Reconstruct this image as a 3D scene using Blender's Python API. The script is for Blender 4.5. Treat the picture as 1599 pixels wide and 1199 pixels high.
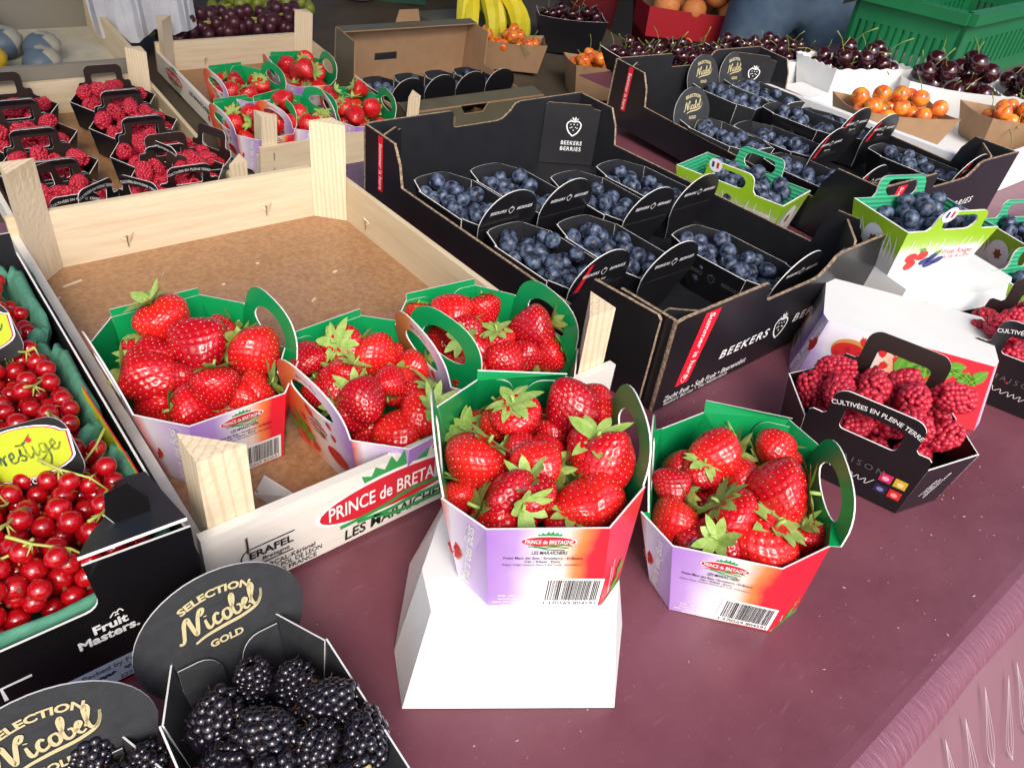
import bpy, math, random
import numpy as np
from mathutils import Vector, Matrix
from mathutils.geometry import tessellate_polygon

for _o in list(bpy.data.objects):
    bpy.data.objects.remove(_o)
scene = bpy.context.scene
COL = scene.collection
REAL = 0.74          # the scene is laid out in units of 0.74 m and brought to metres at the end

# ------------------------------------------------------------------ camera
FPX, PITCH, ROLL, YAW = 1194.5, 0.64580, 0.14210, 0.7666
CAMLOC = np.array([-0.08986, -0.37009, 0.491])
_cp, _sp, _cr, _sr = math.cos(PITCH), math.sin(PITCH), math.cos(ROLL), math.sin(ROLL)
_fw = np.array([0, _cp, -_sp]); _rt = np.array([1., 0, 0]); _up = np.array([0, _sp, _cp])
_r2 = _cr*_rt + _sr*_up; _u2 = -_sr*_rt + _cr*_up
_c, _s = math.cos(-YAW), math.sin(-YAW)
_RZ = np.array([[_c, -_s, 0], [_s, _c, 0], [0, 0, 1]])
CF, CR, CU = _RZ@_fw, _RZ@_r2, _RZ@_u2
cam_data = bpy.data.cameras.new('camera'); cam = bpy.data.objects.new('camera', cam_data); COL.objects.link(cam)
M = Matrix.Identity(4)
for i in range(3):
    M[i][0], M[i][1], M[i][2], M[i][3] = CR[i], CU[i], -CF[i], CAMLOC[i]
cam.matrix_world = M
cam_data.sensor_width = 36.0; cam_data.lens = FPX*36/1599
cam_data.clip_start = 0.01; cam_data.clip_end = 200
scene.camera = cam

# ------------------------------------------------------------------ sky, sun, exposure
SUN_EL, SUN_AZ = math.radians(41), math.radians(206)     # azimuth of the light's source, measured from +Y clockwise
world = bpy.data.worlds.new('World'); scene.world = world; world.use_nodes = True
wn = world.node_tree.nodes; wn.clear()
sky = wn.new('ShaderNodeTexSky'); sky.sky_type = 'NISHITA'; sky.sun_disc = False
sky.sun_elevation = SUN_EL; sky.sun_rotation = SUN_AZ; sky.dust_density = 3.0; sky.air_density = 1.0
bg = wn.new('ShaderNodeBackground'); bg.inputs['Strength'].default_value = 0.15
wo = wn.new('ShaderNodeOutputWorld')
world.node_tree.links.new(sky.outputs[0], bg.inputs[0]); world.node_tree.links.new(bg.outputs[0], wo.inputs[0])
sun_data = bpy.data.lights.new('sun', 'SUN'); sun_data.energy = 1.25; sun_data.angle = math.radians(24); sun_data.color = (1, .955, .89)
sun = bpy.data.objects.new('sun', sun_data); COL.objects.link(sun)
_sd = Vector((math.sin(SUN_AZ)*math.cos(SUN_EL), math.cos(SUN_AZ)*math.cos(SUN_EL), math.sin(SUN_EL)))
sun.rotation_euler = _sd.to_track_quat('Z', 'Y').to_euler()
scene.view_settings.view_transform = 'Standard'; scene.view_settings.look = 'None'
scene.view_settings.exposure = 0.88; scene.view_settings.gamma = 1.0

# ------------------------------------------------------------------ helpers
def ray(px, py):
    return CF + (px-799.5)/FPX*CR - (py-599.5)/FPX*CU
def img(p):
    d = np.asarray(p)-CAMLOC; w = d@CF; return 799.5+FPX*(d@CR)/w, 599.5-FPX*(d@CU)/w
def at(px, py, z):
    d = ray(px, py); t = (z-CAMLOC[2])/d[2]; return CAMLOC + t*d
DECK_Z, DECK_SL, DECK_Y = -.197, .1235, 1.1006        # rear shelf, rising towards the back
def deck_z(y): return DECK_Z + (y-DECK_Y)*DECK_SL
def on_deck(px, py, h):
    z = DECK_Z+h
    for _ in range(40):
        p = at(px, py, z); z = deck_z(p[1])+h
    return p
def depth_of(p): return float((np.asarray(p)-CAMLOC)@CF)

MATS = {}
def mat(name, col, rough=.5, spec=.5, noise=0, nscale=20, col2=None, bump=0, bscale=60, stretch=None, sss=0, sssc=None, coat=0, trans=0, metal=0, ior=1.45, sheen=0):
    if name in MATS: return MATS[name]
    m = bpy.data.materials.new(name); m.use_nodes = True; nt = m.node_tree; b = nt.nodes['Principled BSDF']
    b.inputs['Base Color'].default_value = (*col, 1); b.inputs['Roughness'].default_value = rough
    b.inputs['Specular IOR Level'].default_value = spec; b.inputs['Metallic'].default_value = metal; b.inputs['IOR'].default_value = ior
    b.inputs['Coat Weight'].default_value = coat; b.inputs['Coat Roughness'].default_value = .06
    b.inputs['Transmission Weight'].default_value = trans
    if sss:
        b.inputs['Subsurface Weight'].default_value = sss; b.inputs['Subsurface Radius'].default_value = sssc or (1, .2, .1); b.inputs['Subsurface Scale'].default_value = .004
    if noise or bump:
        tc = nt.nodes.new('ShaderNodeTexCoord'); mp = nt.nodes.new('ShaderNodeMapping'); nt.links.new(tc.outputs['Object'], mp.inputs[0])
        if stretch: mp.inputs['Scale'].default_value = stretch
    if noise:
        n = nt.nodes.new('ShaderNodeTexNoise'); n.inputs['Scale'].default_value = nscale; n.inputs['Detail'].default_value = 6; n.inputs['Roughness'].default_value = .65
        nt.links.new(mp.outputs[0], n.inputs['Vector'])
        r = nt.nodes.new('ShaderNodeValToRGB'); c2 = col2 or tuple(c*.6 for c in col)
        r.color_ramp.elements[0].position = .5-.3/noise*.5; r.color_ramp.elements[1].position = .5+.3/noise*.5
        r.color_ramp.elements[0].color = (*c2, 1); r.color_ramp.elements[1].color = (*col, 1)
        nt.links.new(n.outputs['Fac'], r.inputs[0]); nt.links.new(r.outputs[0], b.inputs['Base Color'])
    if bump:
        n2 = nt.nodes.new('ShaderNodeTexNoise'); n2.inputs['Scale'].default_value = bscale; n2.inputs['Detail'].default_value = 4
        nt.links.new(mp.outputs[0], n2.inputs['Vector'])
        bp = nt.nodes.new('ShaderNodeBump'); bp.inputs['Strength'].default_value = bump; bp.inputs['Distance'].default_value = .002
        nt.links.new(n2.outputs['Fac'], bp.inputs['Height']); nt.links.new(bp.outputs[0], b.inputs['Normal'])
    MATS[name] = m; return m
def ramp_mat(name, stops, rough=.35, axis='X', coord='UV', wob=.15, coat=.15):
    """card print: a colour run along the panel"""
    if name in MATS: return MATS[name]
    m = bpy.data.materials.new(name); m.use_nodes = True; nt = m.node_tree; b = nt.nodes['Principled BSDF']
    b.inputs['Roughness'].default_value = rough; b.inputs['Coat Weight'].default_value = coat; b.inputs['Coat Roughness'].default_value = .2
    tc = nt.nodes.new('ShaderNodeTexCoord'); sx = nt.nodes.new('ShaderNodeSeparateXYZ'); nt.links.new(tc.outputs[coord], sx.inputs[0])
    n = nt.nodes.new('ShaderNodeTexNoise'); n.inputs['Scale'].default_value = 2.5; nt.links.new(tc.outputs[coord], n.inputs['Vector'])
    ma = nt.nodes.new('ShaderNodeMath'); ma.operation = 'MULTIPLY_ADD'; ma.inputs[1].default_value = wob*2; ma.inputs[2].default_value = -wob
    nt.links.new(n.outputs['Fac'], ma.inputs[0]); ad = nt.nodes.new('ShaderNodeMath'); ad.operation = 'ADD'
    nt.links.new(ma.outputs[0], ad.inputs[0]); nt.links.new(sx.outputs[axis], ad.inputs[1])
    r = nt.nodes.new('ShaderNodeValToRGB'); els = r.color_ramp.elements
    while len(els) < len(stops): els.new(.5)
    for e, (p, c) in zip(els, stops): e.position = p; e.color = (*c, 1)
    nt.links.new(ad.outputs[0], r.inputs[0]); nt.links.new(r.outputs[0], b.inputs['Base Color'])
    MATS[name] = m; return m

KIDS = {}
def link(o, parent=None):
    COL.objects.link(o)
    if parent is not None: o.parent = parent; KIDS.setdefault(parent.name, []).append(o)
    return o
def mk(name, V, F, mats, parent=None, mi=None, smooth=False, uv=None):
    me = bpy.data.meshes.new(name); me.from_pydata([tuple(map(float, v)) for v in V], [], [tuple(f) for f in F])
    for m in (mats if isinstance(mats, (list, tuple)) else [mats]): me.materials.append(m)
    if mi is not None: me.polygons.foreach_set('material_index', mi)
    if smooth: me.polygons.foreach_set('use_smooth', [True]*len(me.polygons))
    if uv is not None:
        ul = me.uv_layers.new(name='UVMap'); li = np.empty(len(me.loops), dtype=np.int32); me.loops.foreach_get('vertex_index', li)
        ul.data.foreach_set('uv', np.asarray(uv, dtype=np.float32)[li].ravel())
    me.update()
    return link(bpy.data.objects.new(name, me), parent)
def empty(name, loc=(0, 0, 0), rz=0, rx=0, parent=None):
    o = bpy.data.objects.new(name, None); o.location = loc; o.rotation_euler = (rx, 0, rz); o.empty_display_size = .02
    return link(o, parent)
def tag(o, label, cat, group=None, kind=None):
    o['label'] = label; o['category'] = cat
    if group: o['group'] = group
    if kind: o['kind'] = kind
    return o
def struct(o): o['kind'] = 'structure'; return o
def copy_tree(o, parent=None):
    c = o.copy(); c.parent = None; link(c, parent)
    for ch in KIDS.get(o.name, []): copy_tree(ch, c)
    return c

class G:
    """collects geometry with material slots"""
    def __init__(s): s.V = []; s.F = []; s.M = []
    def add(s, V, F, m=0):
        b = len(s.V); s.V += [tuple(map(float, v)) for v in V]; s.F += [tuple(i+b for i in f) for f in F]; s.M += [m]*len(F); return s
    def box(s, c, d, m=0, R=None):
        c = np.asarray(c, float); d = np.asarray(d, float)/2
        v = [np.array([x, y, z])*d for x in (-1, 1) for y in (-1, 1) for z in (-1, 1)]
        if R is not None: v = [R@p for p in v]
        return s.add([c+p for p in v], [(0, 1, 3, 2), (4, 6, 7, 5), (0, 4, 5, 1), (2, 3, 7, 6), (0, 2, 6, 4), (1, 5, 7, 3)], m)
    def tube(s, pts, rad, n=6, m=0, cap=True):
        pts = [np.asarray(p, float) for p in pts]; k = len(pts)
        rad = rad if isinstance(rad, (list, tuple)) else [rad]*k
        V = []; prev = None
        for i in range(k):
            t = pts[min(i+1, k-1)]-pts[max(i-1, 0)]; t = t/(np.linalg.norm(t)+1e-12)
            a = np.array([0, 0, 1.]) if abs(t[2]) < .9 else np.array([1., 0, 0])
            if prev is not None: a = prev
            x = a - t*(a@t); x /= np.linalg.norm(x)+1e-12; prev = x; y = np.cross(t, x)
            for j in range(n):
                th = 2*math.pi*j/n; V.append(pts[i]+rad[i]*(math.cos(th)*x+math.sin(th)*y))
        F = [(i*n+j, i*n+(j+1) % n, (i+1)*n+(j+1) % n, (i+1)*n+j) for i in range(k-1) for j in range(n)]
        if cap: F += [tuple(range(n-1, -1, -1)), tuple((k-1)*n+j for j in range(n))]
        return s.add(V, F, m)
    def sphere(s, c, r, nu=10, nv=7, m=0, R=None):
        c = np.asarray(c, float); r = np.asarray(r if hasattr(r, '__len__') else (r, r, r), float)
        V = [np.array([0, 0, 1.])]
        for i in range(1, nv):
            ph = math.pi*i/nv
            for j in range(nu):
                th = 2*math.pi*j/nu; V.append(np.array([math.sin(ph)*math.cos(th), math.sin(ph)*math.sin(th), math.cos(ph)]))
        V.append(np.array([0, 0, -1.])); V = [v*r for v in V]
        if R is not None: V = [R@v for v in V]
        F = [(0, 1+j, 1+(j+1) % nu) for j in range(nu)]
        for i in range(nv-2):
            for j in range(nu):
                a = 1+i*nu; F.append((a+j, a+nu+j, a+nu+(j+1) % nu, a+(j+1) % nu))
        l = len(V)-1; a = 1+(nv-2)*nu
        F += [(l, a+(j+1) % nu, a+j) for j in range(nu)]
        return s.add([c+v for v in V], F, m)
    def build(s, name, mats, parent=None, smooth=False): return mk(name, s.V, s.F, mats, parent, s.M, smooth)

def frame(O, U, N=None, V=None):
    """O + unit axes; give U and V (in-plane up)"""
    O = np.asarray(O, float); U = np.asarray(U, float); U = U/np.linalg.norm(U); V = np.asarray(V, float); V = V-U*(V@U); V /= np.linalg.norm(V)
    return O, U, V, np.cross(U, V)
def tess(loops):
    return tessellate_polygon([[Vector((p[0], p[1], 0)) for p in lp] for lp in loops])
def card(name, outline, fr, t, mats, parent, holes=(), exact=None):
    """a sheet cut to an outline: printed front, back, and cut edge"""
    O, U, V, N = fr
    loops = [list(outline)]+[list(h) for h in holes]; allp = [p for lp in loops for p in lp]; n = len(allp)
    tri = tess(loops)
    def P(p, d): return O+U*p[0]+V*p[1]+N*d
    VV = [P(p, 0) for p in allp]+[P(p, -t) for p in allp]; F = []; mi = []
    for i_, q_ in (exact or {}).items(): VV[i_] = np.asarray(q_); VV[n+i_] = np.asarray(q_)-N*t
    ap = np.array(allp)
    for a, b, c in tri:
        ar = (ap[b][0]-ap[a][0])*(ap[c][1]-ap[a][1])-(ap[c][0]-ap[a][0])*(ap[b][1]-ap[a][1])
        if ar < 0: b, c = c, b
        F.append((a, b, c)); mi.append(0); F.append((n+a, n+c, n+b)); mi.append(1)
    k = 0
    for lp in loops:
        m_ = len(lp)
        for i in range(m_):
            a, b = k+i, k+(i+1) % m_; F.append((a, n+a, n+b, b)); mi.append(2)
        k += m_
    lo, hi = ap.min(0), ap.max(0); uv = (ap-lo)/np.maximum(hi-lo, 1e-6); uv = np.vstack([uv, uv])
    return mk(name, VV, F, list(mats), parent, mi, False, uv)
def arc(cx, cy, rx, ry, a0, a1, n=12):
    return [(cx+rx*math.cos(math.radians(a0+(a1-a0)*i/n)), cy+ry*math.sin(math.radians(a0+(a1-a0)*i/n))) for i in range(n+1)]
def rrect(x0, y0, x1, y1, r, n=5):
    return arc(x1-r, y0+r, r, r, -90, 0, n)+arc(x1-r, y1-r, r, r, 0, 90, n)+arc(x0+r, y1-r, r, r, 90, 180, n)+arc(x0+r, y0+r, r, r, 180, 270, n)

_TXT = {}
def text2d(body, bold=0., shear=0., spacing=1.):
    key = (body, bold, shear, spacing)
    if key not in _TXT:
        cu = bpy.data.curves.new('t', 'FONT'); cu.body = body; cu.size = 1; cu.offset = bold; cu.shear = shear; cu.resolution_u = 3
        cu.space_character = spacing; cu.align_x = 'CENTER'; cu.align_y = 'CENTER'; cu.space_line = .85
        ob = bpy.data.objects.new('t', cu); COL.objects.link(ob)
        me = bpy.data.meshes.new_from_object(ob)
        V = np.array([v.co[:2] for v in me.vertices]) if len(me.vertices) else np.zeros((0, 2)); F = [tuple(p.vertices) for p in me.polygons]
        bpy.data.objects.remove(ob); bpy.data.curves.remove(cu); bpy.data.meshes.remove(me)
        _TXT[key] = (V, F)
    return _TXT[key]
class Print:
    """flat print on a panel: letters, bars, shapes, a fraction of a millimetre proud"""
    def __init__(s, fr, lift=.0004): s.fr = fr; s.g = G(); s.mats = []; s.lift = lift; s.k = 0
    def slot(s, m):
        if m not in s.mats: s.mats.append(m)
        return s.mats.index(m)
    def _add(s, V2, F, m, layer):
        O, U, V, N = s.fr; d = s.lift*(1+.6*layer)
        s.g.add([O+U*p[0]+V*p[1]+N*d for p in V2], F, s.slot(m)); return s
    def poly(s, pts, m, layer=0):
        tri = tess([pts]); ap = np.array(pts); F = []
        for a, b, c in tri:
            ar = (ap[b][0]-ap[a][0])*(ap[c][1]-ap[a][1])-(ap[c][0]-ap[a][0])*(ap[b][1]-ap[a][1])
            F.append((a, b, c) if ar > 0 else (a, c, b))
        return s._add(pts, F, m, layer)
    def ell(s, cx, cy, rx, ry, m, rot=0, layer=0, n=28):
        c, q = math.cos(math.radians(rot)), math.sin(math.radians(rot)); pts = []
        for x, y in arc(0, 0, rx, ry, 0, 360, n)[:-1]: pts.append((cx+x*c-y*q, cy+x*q+y*c))
        return s.poly(pts, m, layer)
    def rect(s, x0, y0, x1, y1, m, layer=0): return s.poly([(x0, y0), (x1, y0), (x1, y1), (x0, y1)], m, layer)
    def text(s, body, cx, cy, size, m, rot=0, bold=.0, shear=0, width=None, arcR=None, layer=2, spacing=1., sx=1.):
        V, F = text2d(body, bold, shear, spacing)
        if not len(V): return s
        w = V[:, 0].max()-V[:, 0].min(); k = size
        X = V[:, 0]*k*sx; Y = V[:, 1]*k
        if width: X = V[:, 0]*(width/w)
        if arcR:
            a = X/arcR; X, Y = (arcR+Y)*np.sin(a), (arcR+Y)*np.cos(a)-arcR
        c, q = math.cos(math.radians(rot)), math.sin(math.radians(rot))
        return s._add(np.c_[cx+X*c-Y*q, cy+X*q+Y*c], F, m, layer)
    def stroke(s, pts, w, m, layer=1, closed=False):
        p = np.array(pts, float); n = len(p)
        if closed: p = np.vstack([p, p[:1]]); n += 1
        ws = np.array(w if hasattr(w, '__len__') else [w]*n, float)
        if len(ws) != n: ws = np.interp(np.linspace(0, 1, n), np.linspace(0, 1, len(ws)), ws)
        t = np.zeros_like(p); t[1:-1] = p[2:]-p[:-2]; t[0] = p[1]-p[0]; t[-1] = p[-1]-p[-2]
        if closed: t[0] = t[-1] = p[1]-p[-2]
        t /= np.linalg.norm(t, axis=1)[:, None]+1e-12; nn = np.c_[-t[:, 1], t[:, 0]]*ws[:, None]/2
        V = np.vstack([p+nn, p-nn]); F = [(i, n+i, n+i+1, i+1) for i in range(n-1)]
        return s._add(V, F, m, layer)
    def build(s, name, parent):
        if not s.g.V: return None
        o = s.g.build(name, s.mats, parent); o['kind'] = 'stuff'; return o
def spline(pts, n=6):
    """smooth a hand-drawn stroke (Catmull-Rom)"""
    P = np.array(pts, float); P = np.vstack([2*P[0]-P[1], P, 2*P[-1]-P[-2]]); out = []
    for i in range(1, len(P)-2):
        for k in range(n):
            t = k/n; a, b, c, d = P[i-1:i+3]
            out.append(.5*((2*b)+(c-a)*t+(2*a-5*b+4*c-d)*t*t+(3*b-a-3*c+d)*t**3))
    out.append(P[-2]); return [tuple(p) for p in out]
def rot_to(z, spin=0.):
    """3x3 matrix taking +Z to z"""
    z = np.asarray(z, float); z /= np.linalg.norm(z); a = np.array([0, 0, 1.]) if abs(z[2]) < .95 else np.array([1., 0, 0])
    x = np.cross(a, z); x /= np.linalg.norm(x); y = np.cross(z, x); R = np.c_[x, y, z]
    c, s_ = math.cos(spin), math.sin(spin); return R@np.array([[c, -s_, 0], [s_, c, 0], [0, 0, 1]])
def place(o, loc, R, sc):
    m = Matrix([list(R[0]*sc)+[loc[0]], list(R[1]*sc)+[loc[1]], list(R[2]*sc)+[loc[2]], [0, 0, 0, 1]]); o.matrix_basis = m; return o
# ------------------------------------------------------------------ materials
WHITE = mat('white_print', (.8, .8, .8), .5)
BLACKINK = mat('black_ink', (.012, .012, .014), .5)
CARDWHITE = mat('white_card', (.77, .77, .76), .55, noise=.7, nscale=9, col2=(.70, .70, .68), bump=.12, bscale=25)
CUT = mat('cut_paper_edge', (.74, .73, .70), .8)
GREENCARD = mat('green_card', (.004, .30, .085), .34, noise=.5, nscale=30, col2=(.004, .25, .07), coat=.15)
GREENINK = mat('green_ink', (.03, .28, .07), .5)
REDINK = mat('red_ink', (.55, .015, .03), .45)
LILACINK = mat('lilac_ink', (.30, .13, .40), .5)
BLACKCARD = mat('black_card', (.0075, .0075, .0095), .30, noise=.6, nscale=25, col2=(.011, .010, .012), coat=.12)
BLACKIN = mat('black_card_inside', (.017, .017, .020), .45, noise=.6, nscale=40, col2=(.010, .010, .013))
GREYCARD = mat('charcoal_card', (.030, .031, .034), .62, noise=.8, nscale=120, col2=(.020, .021, .024), bump=.1, bscale=400)
BROWNCARD = mat('dark_brown_card', (.022, .011, .008), .45, noise=.6, nscale=30, col2=(.015, .007, .006))
KRAFTEDGE = mat('corrugated_edge', (.42, .31, .21), .85, noise=1.4, nscale=220, col2=(.17, .11, .07), bump=.5, bscale=300)
KRAFT = mat('kraft_card', (.36, .22, .12), .75, noise=.6, nscale=30, col2=(.29, .17, .09))
WOOD = mat('poplar_wood', (.72, .61, .44), .62, noise=.6, nscale=7, col2=(.56, .43, .27), stretch=(1, 14, 14), bump=.15, bscale=60)
WOODY = mat('poplar_wood_lengthwise', (.68, .57, .38), .62, noise=.6, nscale=7, col2=(.55, .42, .25), stretch=(14, 1, 14), bump=.15, bscale=60)
WOODPRINT = mat('whitewashed_wood', (.74, .71, .66), .6, noise=.6, nscale=8, col2=(.66, .61, .54), stretch=(1, 16, 16), bump=.1, bscale=70)
def post_mat():
    m = mat('post_wood', (.74, .60, .42), .7, bump=.35, bscale=180, noise=.5, nscale=20)
    nt = m.node_tree; b = nt.nodes['Principled BSDF']; tc = nt.nodes.new('ShaderNodeTexCoord')
    w = nt.nodes.new('ShaderNodeTexWave'); w.wave_type = 'BANDS'; w.bands_direction = 'DIAGONAL'; w.inputs['Scale'].default_value = 75; w.inputs['Distortion'].default_value = 2.5; w.inputs['Detail'].default_value = 3; w.inputs['Detail Scale'].default_value = 3
    mp = nt.nodes.new('ShaderNodeMapping'); mp.inputs['Scale'].default_value = (1, -1, .06); nt.links.new(tc.outputs['Object'], mp.inputs[0]); nt.links.new(mp.outputs[0], w.inputs['Vector'])
    r = nt.nodes.new('ShaderNodeValToRGB'); r.color_ramp.elements[0].color = (.62, .48, .31, 1); r.color_ramp.elements[1].color = (.72, .59, .41, 1); r.color_ramp.elements[1].position = .4
    nt.links.new(w.outputs['Fac'], r.inputs[0]); nt.links.new(r.outputs[0], b.inputs['Base Color']); return m
POSTWOOD = post_mat()
FIBRE = mat('fibreboard', (.385, .215, .108), .36, noise=1.2, nscale=160, col2=(.275, .14, .065), bump=.12, bscale=500, coat=.12)
STEEL = mat('staple_steel', (.5, .5, .5), .3, metal=1)
RED_STRIP = mat('red_strip', (.75, .012, .03), .4)
GOLDINK = mat('gold_ink', (.50, .43, .24), .45)
STRAW = mat('strawberry_flesh', (.64, .007, .015), .25, sss=.12, noise=.7, nscale=1.6, col2=(.43, .003, .010), coat=.45, spec=.5)
STRAW2 = mat('strawberry_flesh_bright', (.72, .018, .014), .25, sss=.12, noise=.7, nscale=1.4, col2=(.56, .005, .011), coat=.45)
STRAW3 = mat('strawberry_flesh_deep', (.50, .004, .015), .26, sss=.10, noise=.7, nscale=1.6, col2=(.33, .002, .010), coat=.45)
SEED = mat('strawberry_seed', (.74, .45, .13), .4)
CALYX = mat('calyx_green', (.20, .35, .045), .55, noise=.9, nscale=3.5, col2=(.40, .52, .16), sss=.05, sssc=(.4, 1, .2))
RASP = mat('raspberry_flesh', (.58, .026, .055), .42, noise=.9, nscale=2.2, col2=(.38, .010, .030), sss=.25, coat=.08)
BLACKB = mat('blackberry_flesh', (.005, .005, .009), .14, noise=.8, nscale=2.5, col2=(.011, .005, .010), coat=.6)
HAIR = mat('berry_style', (.25, .12, .03), .6)
CORE = mat('berry_core', (.40, .36, .16), .6)
CURRANT = mat('currant_skin', (.62, .006, .012), .08, trans=.30, sss=.5, sssc=(1, .08, .05), coat=.7, noise=.4, nscale=1.5, col2=(.40, .003, .008))
TIP = mat('dried_tip', (.16, .07, .03), .8)
STRIG = mat('currant_stalk', (.38, .40, .09), .5)
CHERRY = mat('black_cherry', (.045, .004, .008), .1, coat=.7, noise=.5, nscale=12, col2=(.018, .002, .005))
CHERRYO = mat('orange_cherry', (.82, .34, .03), .15, coat=.5, noise=1.0, nscale=.9, col2=(.68, .03, .02))
CHERRYS = mat('cherry_stem', (.16, .22, .05), .5)
PULP = mat('green_pulp', (.085, .27, .18), .85, noise=.8, nscale=60, col2=(.055, .19, .12), bump=.6, bscale=160)
LIME = mat('lime_card', (.30, .52, .02), .45, noise=.3, nscale=20, col2=(.26, .48, .02))
def blueberry_mat():
    m = mat('blueberry_skin', (.045, .065, .115), .42, spec=.5)
    nt = m.node_tree; b = nt.nodes['Principled BSDF']; tc = nt.nodes.new('ShaderNodeTexCoord')
    n = nt.nodes.new('ShaderNodeTexNoise'); n.inputs['Scale'].default_value = 1.6; n.inputs['Detail'].default_value = 5
    oi = nt.nodes.new('ShaderNodeObjectInfo'); va = nt.nodes.new('ShaderNodeVectorMath'); va.operation = 'ADD'
    sc = nt.nodes.new('ShaderNodeVectorMath'); sc.operation = 'SCALE'; sc.inputs['Scale'].default_value = 3
    nt.links.new(oi.outputs['Location'], sc.inputs[0]); nt.links.new(tc.outputs['Object'], va.inputs[0]); nt.links.new(sc.outputs[0], va.inputs[1]); nt.links.new(va.outputs[0], n.inputs['Vector'])
    r = nt.nodes.new('ShaderNodeValToRGB'); r.color_ramp.elements[0].color = (.010, .012, .026, 1); r.color_ramp.elements[0].position = .40
    r.color_ramp.elements[1].color = (.125, .17, .27, 1); r.color_ramp.elements[1].position = .68
    nt.links.new(n.outputs['Fac'], r.inputs[0]); nt.links.new(r.outputs[0], b.inputs['Base Color']); return m
BLUE = blueberry_mat()
BLUED = mat('blueberry_crown', (.012, .012, .022), .7)

# ------------------------------------------------------------------ berries (one mesh per variety, shared by all its copies)
rng = random.Random(11)
def strawberry_mesh(seed, el, taper, lump):
    r = np.random.RandomState(seed); nu, nv = 84, 60
    ph = np.linspace(0, math.pi, nv+1)[1:-1]; th = np.arange(nu)*2*math.pi/nu
    PH, TH_ = np.meshgrid(ph, th, indexing='ij')
    dirs = np.c_[np.r_[0, (np.sin(PH)*np.cos(TH_)).ravel(), 0], np.r_[0, (np.sin(PH)*np.sin(TH_)).ravel(), 0], np.r_[1, np.cos(PH).ravel(), -1]]
    lv = r.normal(size=(4, 3)); la = r.uniform(-1, 1, 4)*lump
    def surf(d):
        z = d[:, 2]; rr = np.sqrt(np.maximum(0, 1-z*z))
        w = 1+taper*z-.16*(z*z)-.05*z**3; x = d[:, 0]*w; y = d[:, 1]*w
        zz = np.where(z > 0, z*.72-.16*np.exp(-(rr/.28)**2), z*el)
        p = np.c_[x, y, zz]; s_ = 1+sum(a*np.sin(1.6*(d@v)+i) for i, (v, a) in enumerate(zip(lv, la)))
        return p*s_[:, None]
    # seeds on a spiral
    N = 215; k = np.arange(N)+.5; zc = .93-1.88*k/N; a = k*2.39996
    sd = np.c_[np.sqrt(1-zc**2)*np.cos(a), np.sqrt(1-zc**2)*np.sin(a), zc]
    dist = np.min(np.linalg.norm(dirs[:, None, :]-sd[None], axis=2), axis=1)
    P = surf(dirs); nrm = dirs/np.linalg.norm(dirs, axis=1)[:, None]
    P = P - nrm*(.060*np.exp(-(dist/.068)**2))[:, None]
    F = [(0, 1+j, 1+(j+1) % nu) for j in range(nu)]
    for i in range(nv-2):
        for j in range(nu):
            b = 1+i*nu; F.append((b+j, b+nu+j, b+nu+(j+1) % nu, b+(j+1) % nu))
    l = len(P)-1; b = 1+(nv-2)*nu; F += [(l, b+(j+1) % nu, b+j) for j in range(nu)]
    g = G(); sp = surf(sd); e = 1e-3
    for i in range(N):
        d = sd[i]; Rm = rot_to(d, 0); t = np.array([0, 0, -1.])-d*(-d[2]); t /= np.linalg.norm(t)+1e-9
        bb = np.cross(d, t); c = sp[i]-d*.048
        V = [c+t*.038, c-t*.032, c+bb*.019, c-bb*.019, c+d*.024]
        g.add(V, [(0, 2, 4), (2, 1, 4), (1, 3, 4), (3, 0, 4)])
    return P, F, g
def calyx_geo(seed, n, length, lift, g=None):
    r = random.Random(seed); g = g or G()
    for k in range(n):
        a = 2*math.pi*k/n+r.uniform(-.2, .2); L = length*r.uniform(.75, 1.15); w = .20*r.uniform(.8, 1.2); c0 = np.array([math.cos(a), math.sin(a), 0]); s0 = np.array([-math.sin(a), math.cos(a), 0])
        up = lift*r.uniform(.4, 1.4); cur = r.uniform(-.15, .55); V = []; m = 6
        for i in range(m+1):
            t = i/m; wd = w*(math.sin(math.pi*min(1, t*.86+.14))**.8)*(1 if i < m else .05)
            out = .05+L*t*(1-.10*cur*t); z = .60+up*L*t-(.22+.25*cur)*t*t*L+.25*up*t*t
            tw = s0*wd
            V += [c0*out+tw+np.array([0, 0, z+.04*wd]), c0*out+np.array([0, 0, z-.10*wd]), c0*out-tw+np.array([0, 0, z+.04*wd])]
        F = []
        for i in range(m):
            b = 3*i; F += [(b, b+3, b+4, b+1), (b+1, b+4, b+5, b+2)]
        g.add(V, F)
    b = r.uniform(-.3, .3); g.tube([(0, 0, .52), (b*.3, .02, .74), (b, .1*b, .74+r.uniform(.08, .3))], [.075, .06, .055], 6)
    return g
STRAWS = []
for i, (el, tp, lu) in enumerate([(1.12, .14, .03), (1.28, .18, .04), (1.02, .10, .05), (1.22, .24, .04), (.95, .08, .07), (1.35, .16, .06)]):
    P, F, sg = strawberry_mesh(i+3, el, tp, lu)
    body = mk('strawberry', P, F, [(STRAW, STRAW2, STRAW, STRAW3, STRAW2, STRAW)[i]], smooth=True)
    body.rotation_mode = 'XYZ'
    sd = sg.build('seeds', [SEED], body); sd['kind'] = 'stuff'
    cg = calyx_geo(i*7+1, (10, 9, 11, 8, 10, 9)[i], (1.0, .92, 1.06, .88, .96, 1.02)[i], (.30, .5, .2, .6, .4, .3)[i])
    cx = cg.build('calyx', [CALYX], body, smooth=True)
    STRAWS.append(body)
def strawberry(loc, axis, rad, var, label, group, spin=0.):
    o = copy_tree(STRAWS[var % 6]); place(o, loc, rot_to(axis, spin), rad); tag(o, label, 'strawberry', group); return o

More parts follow.
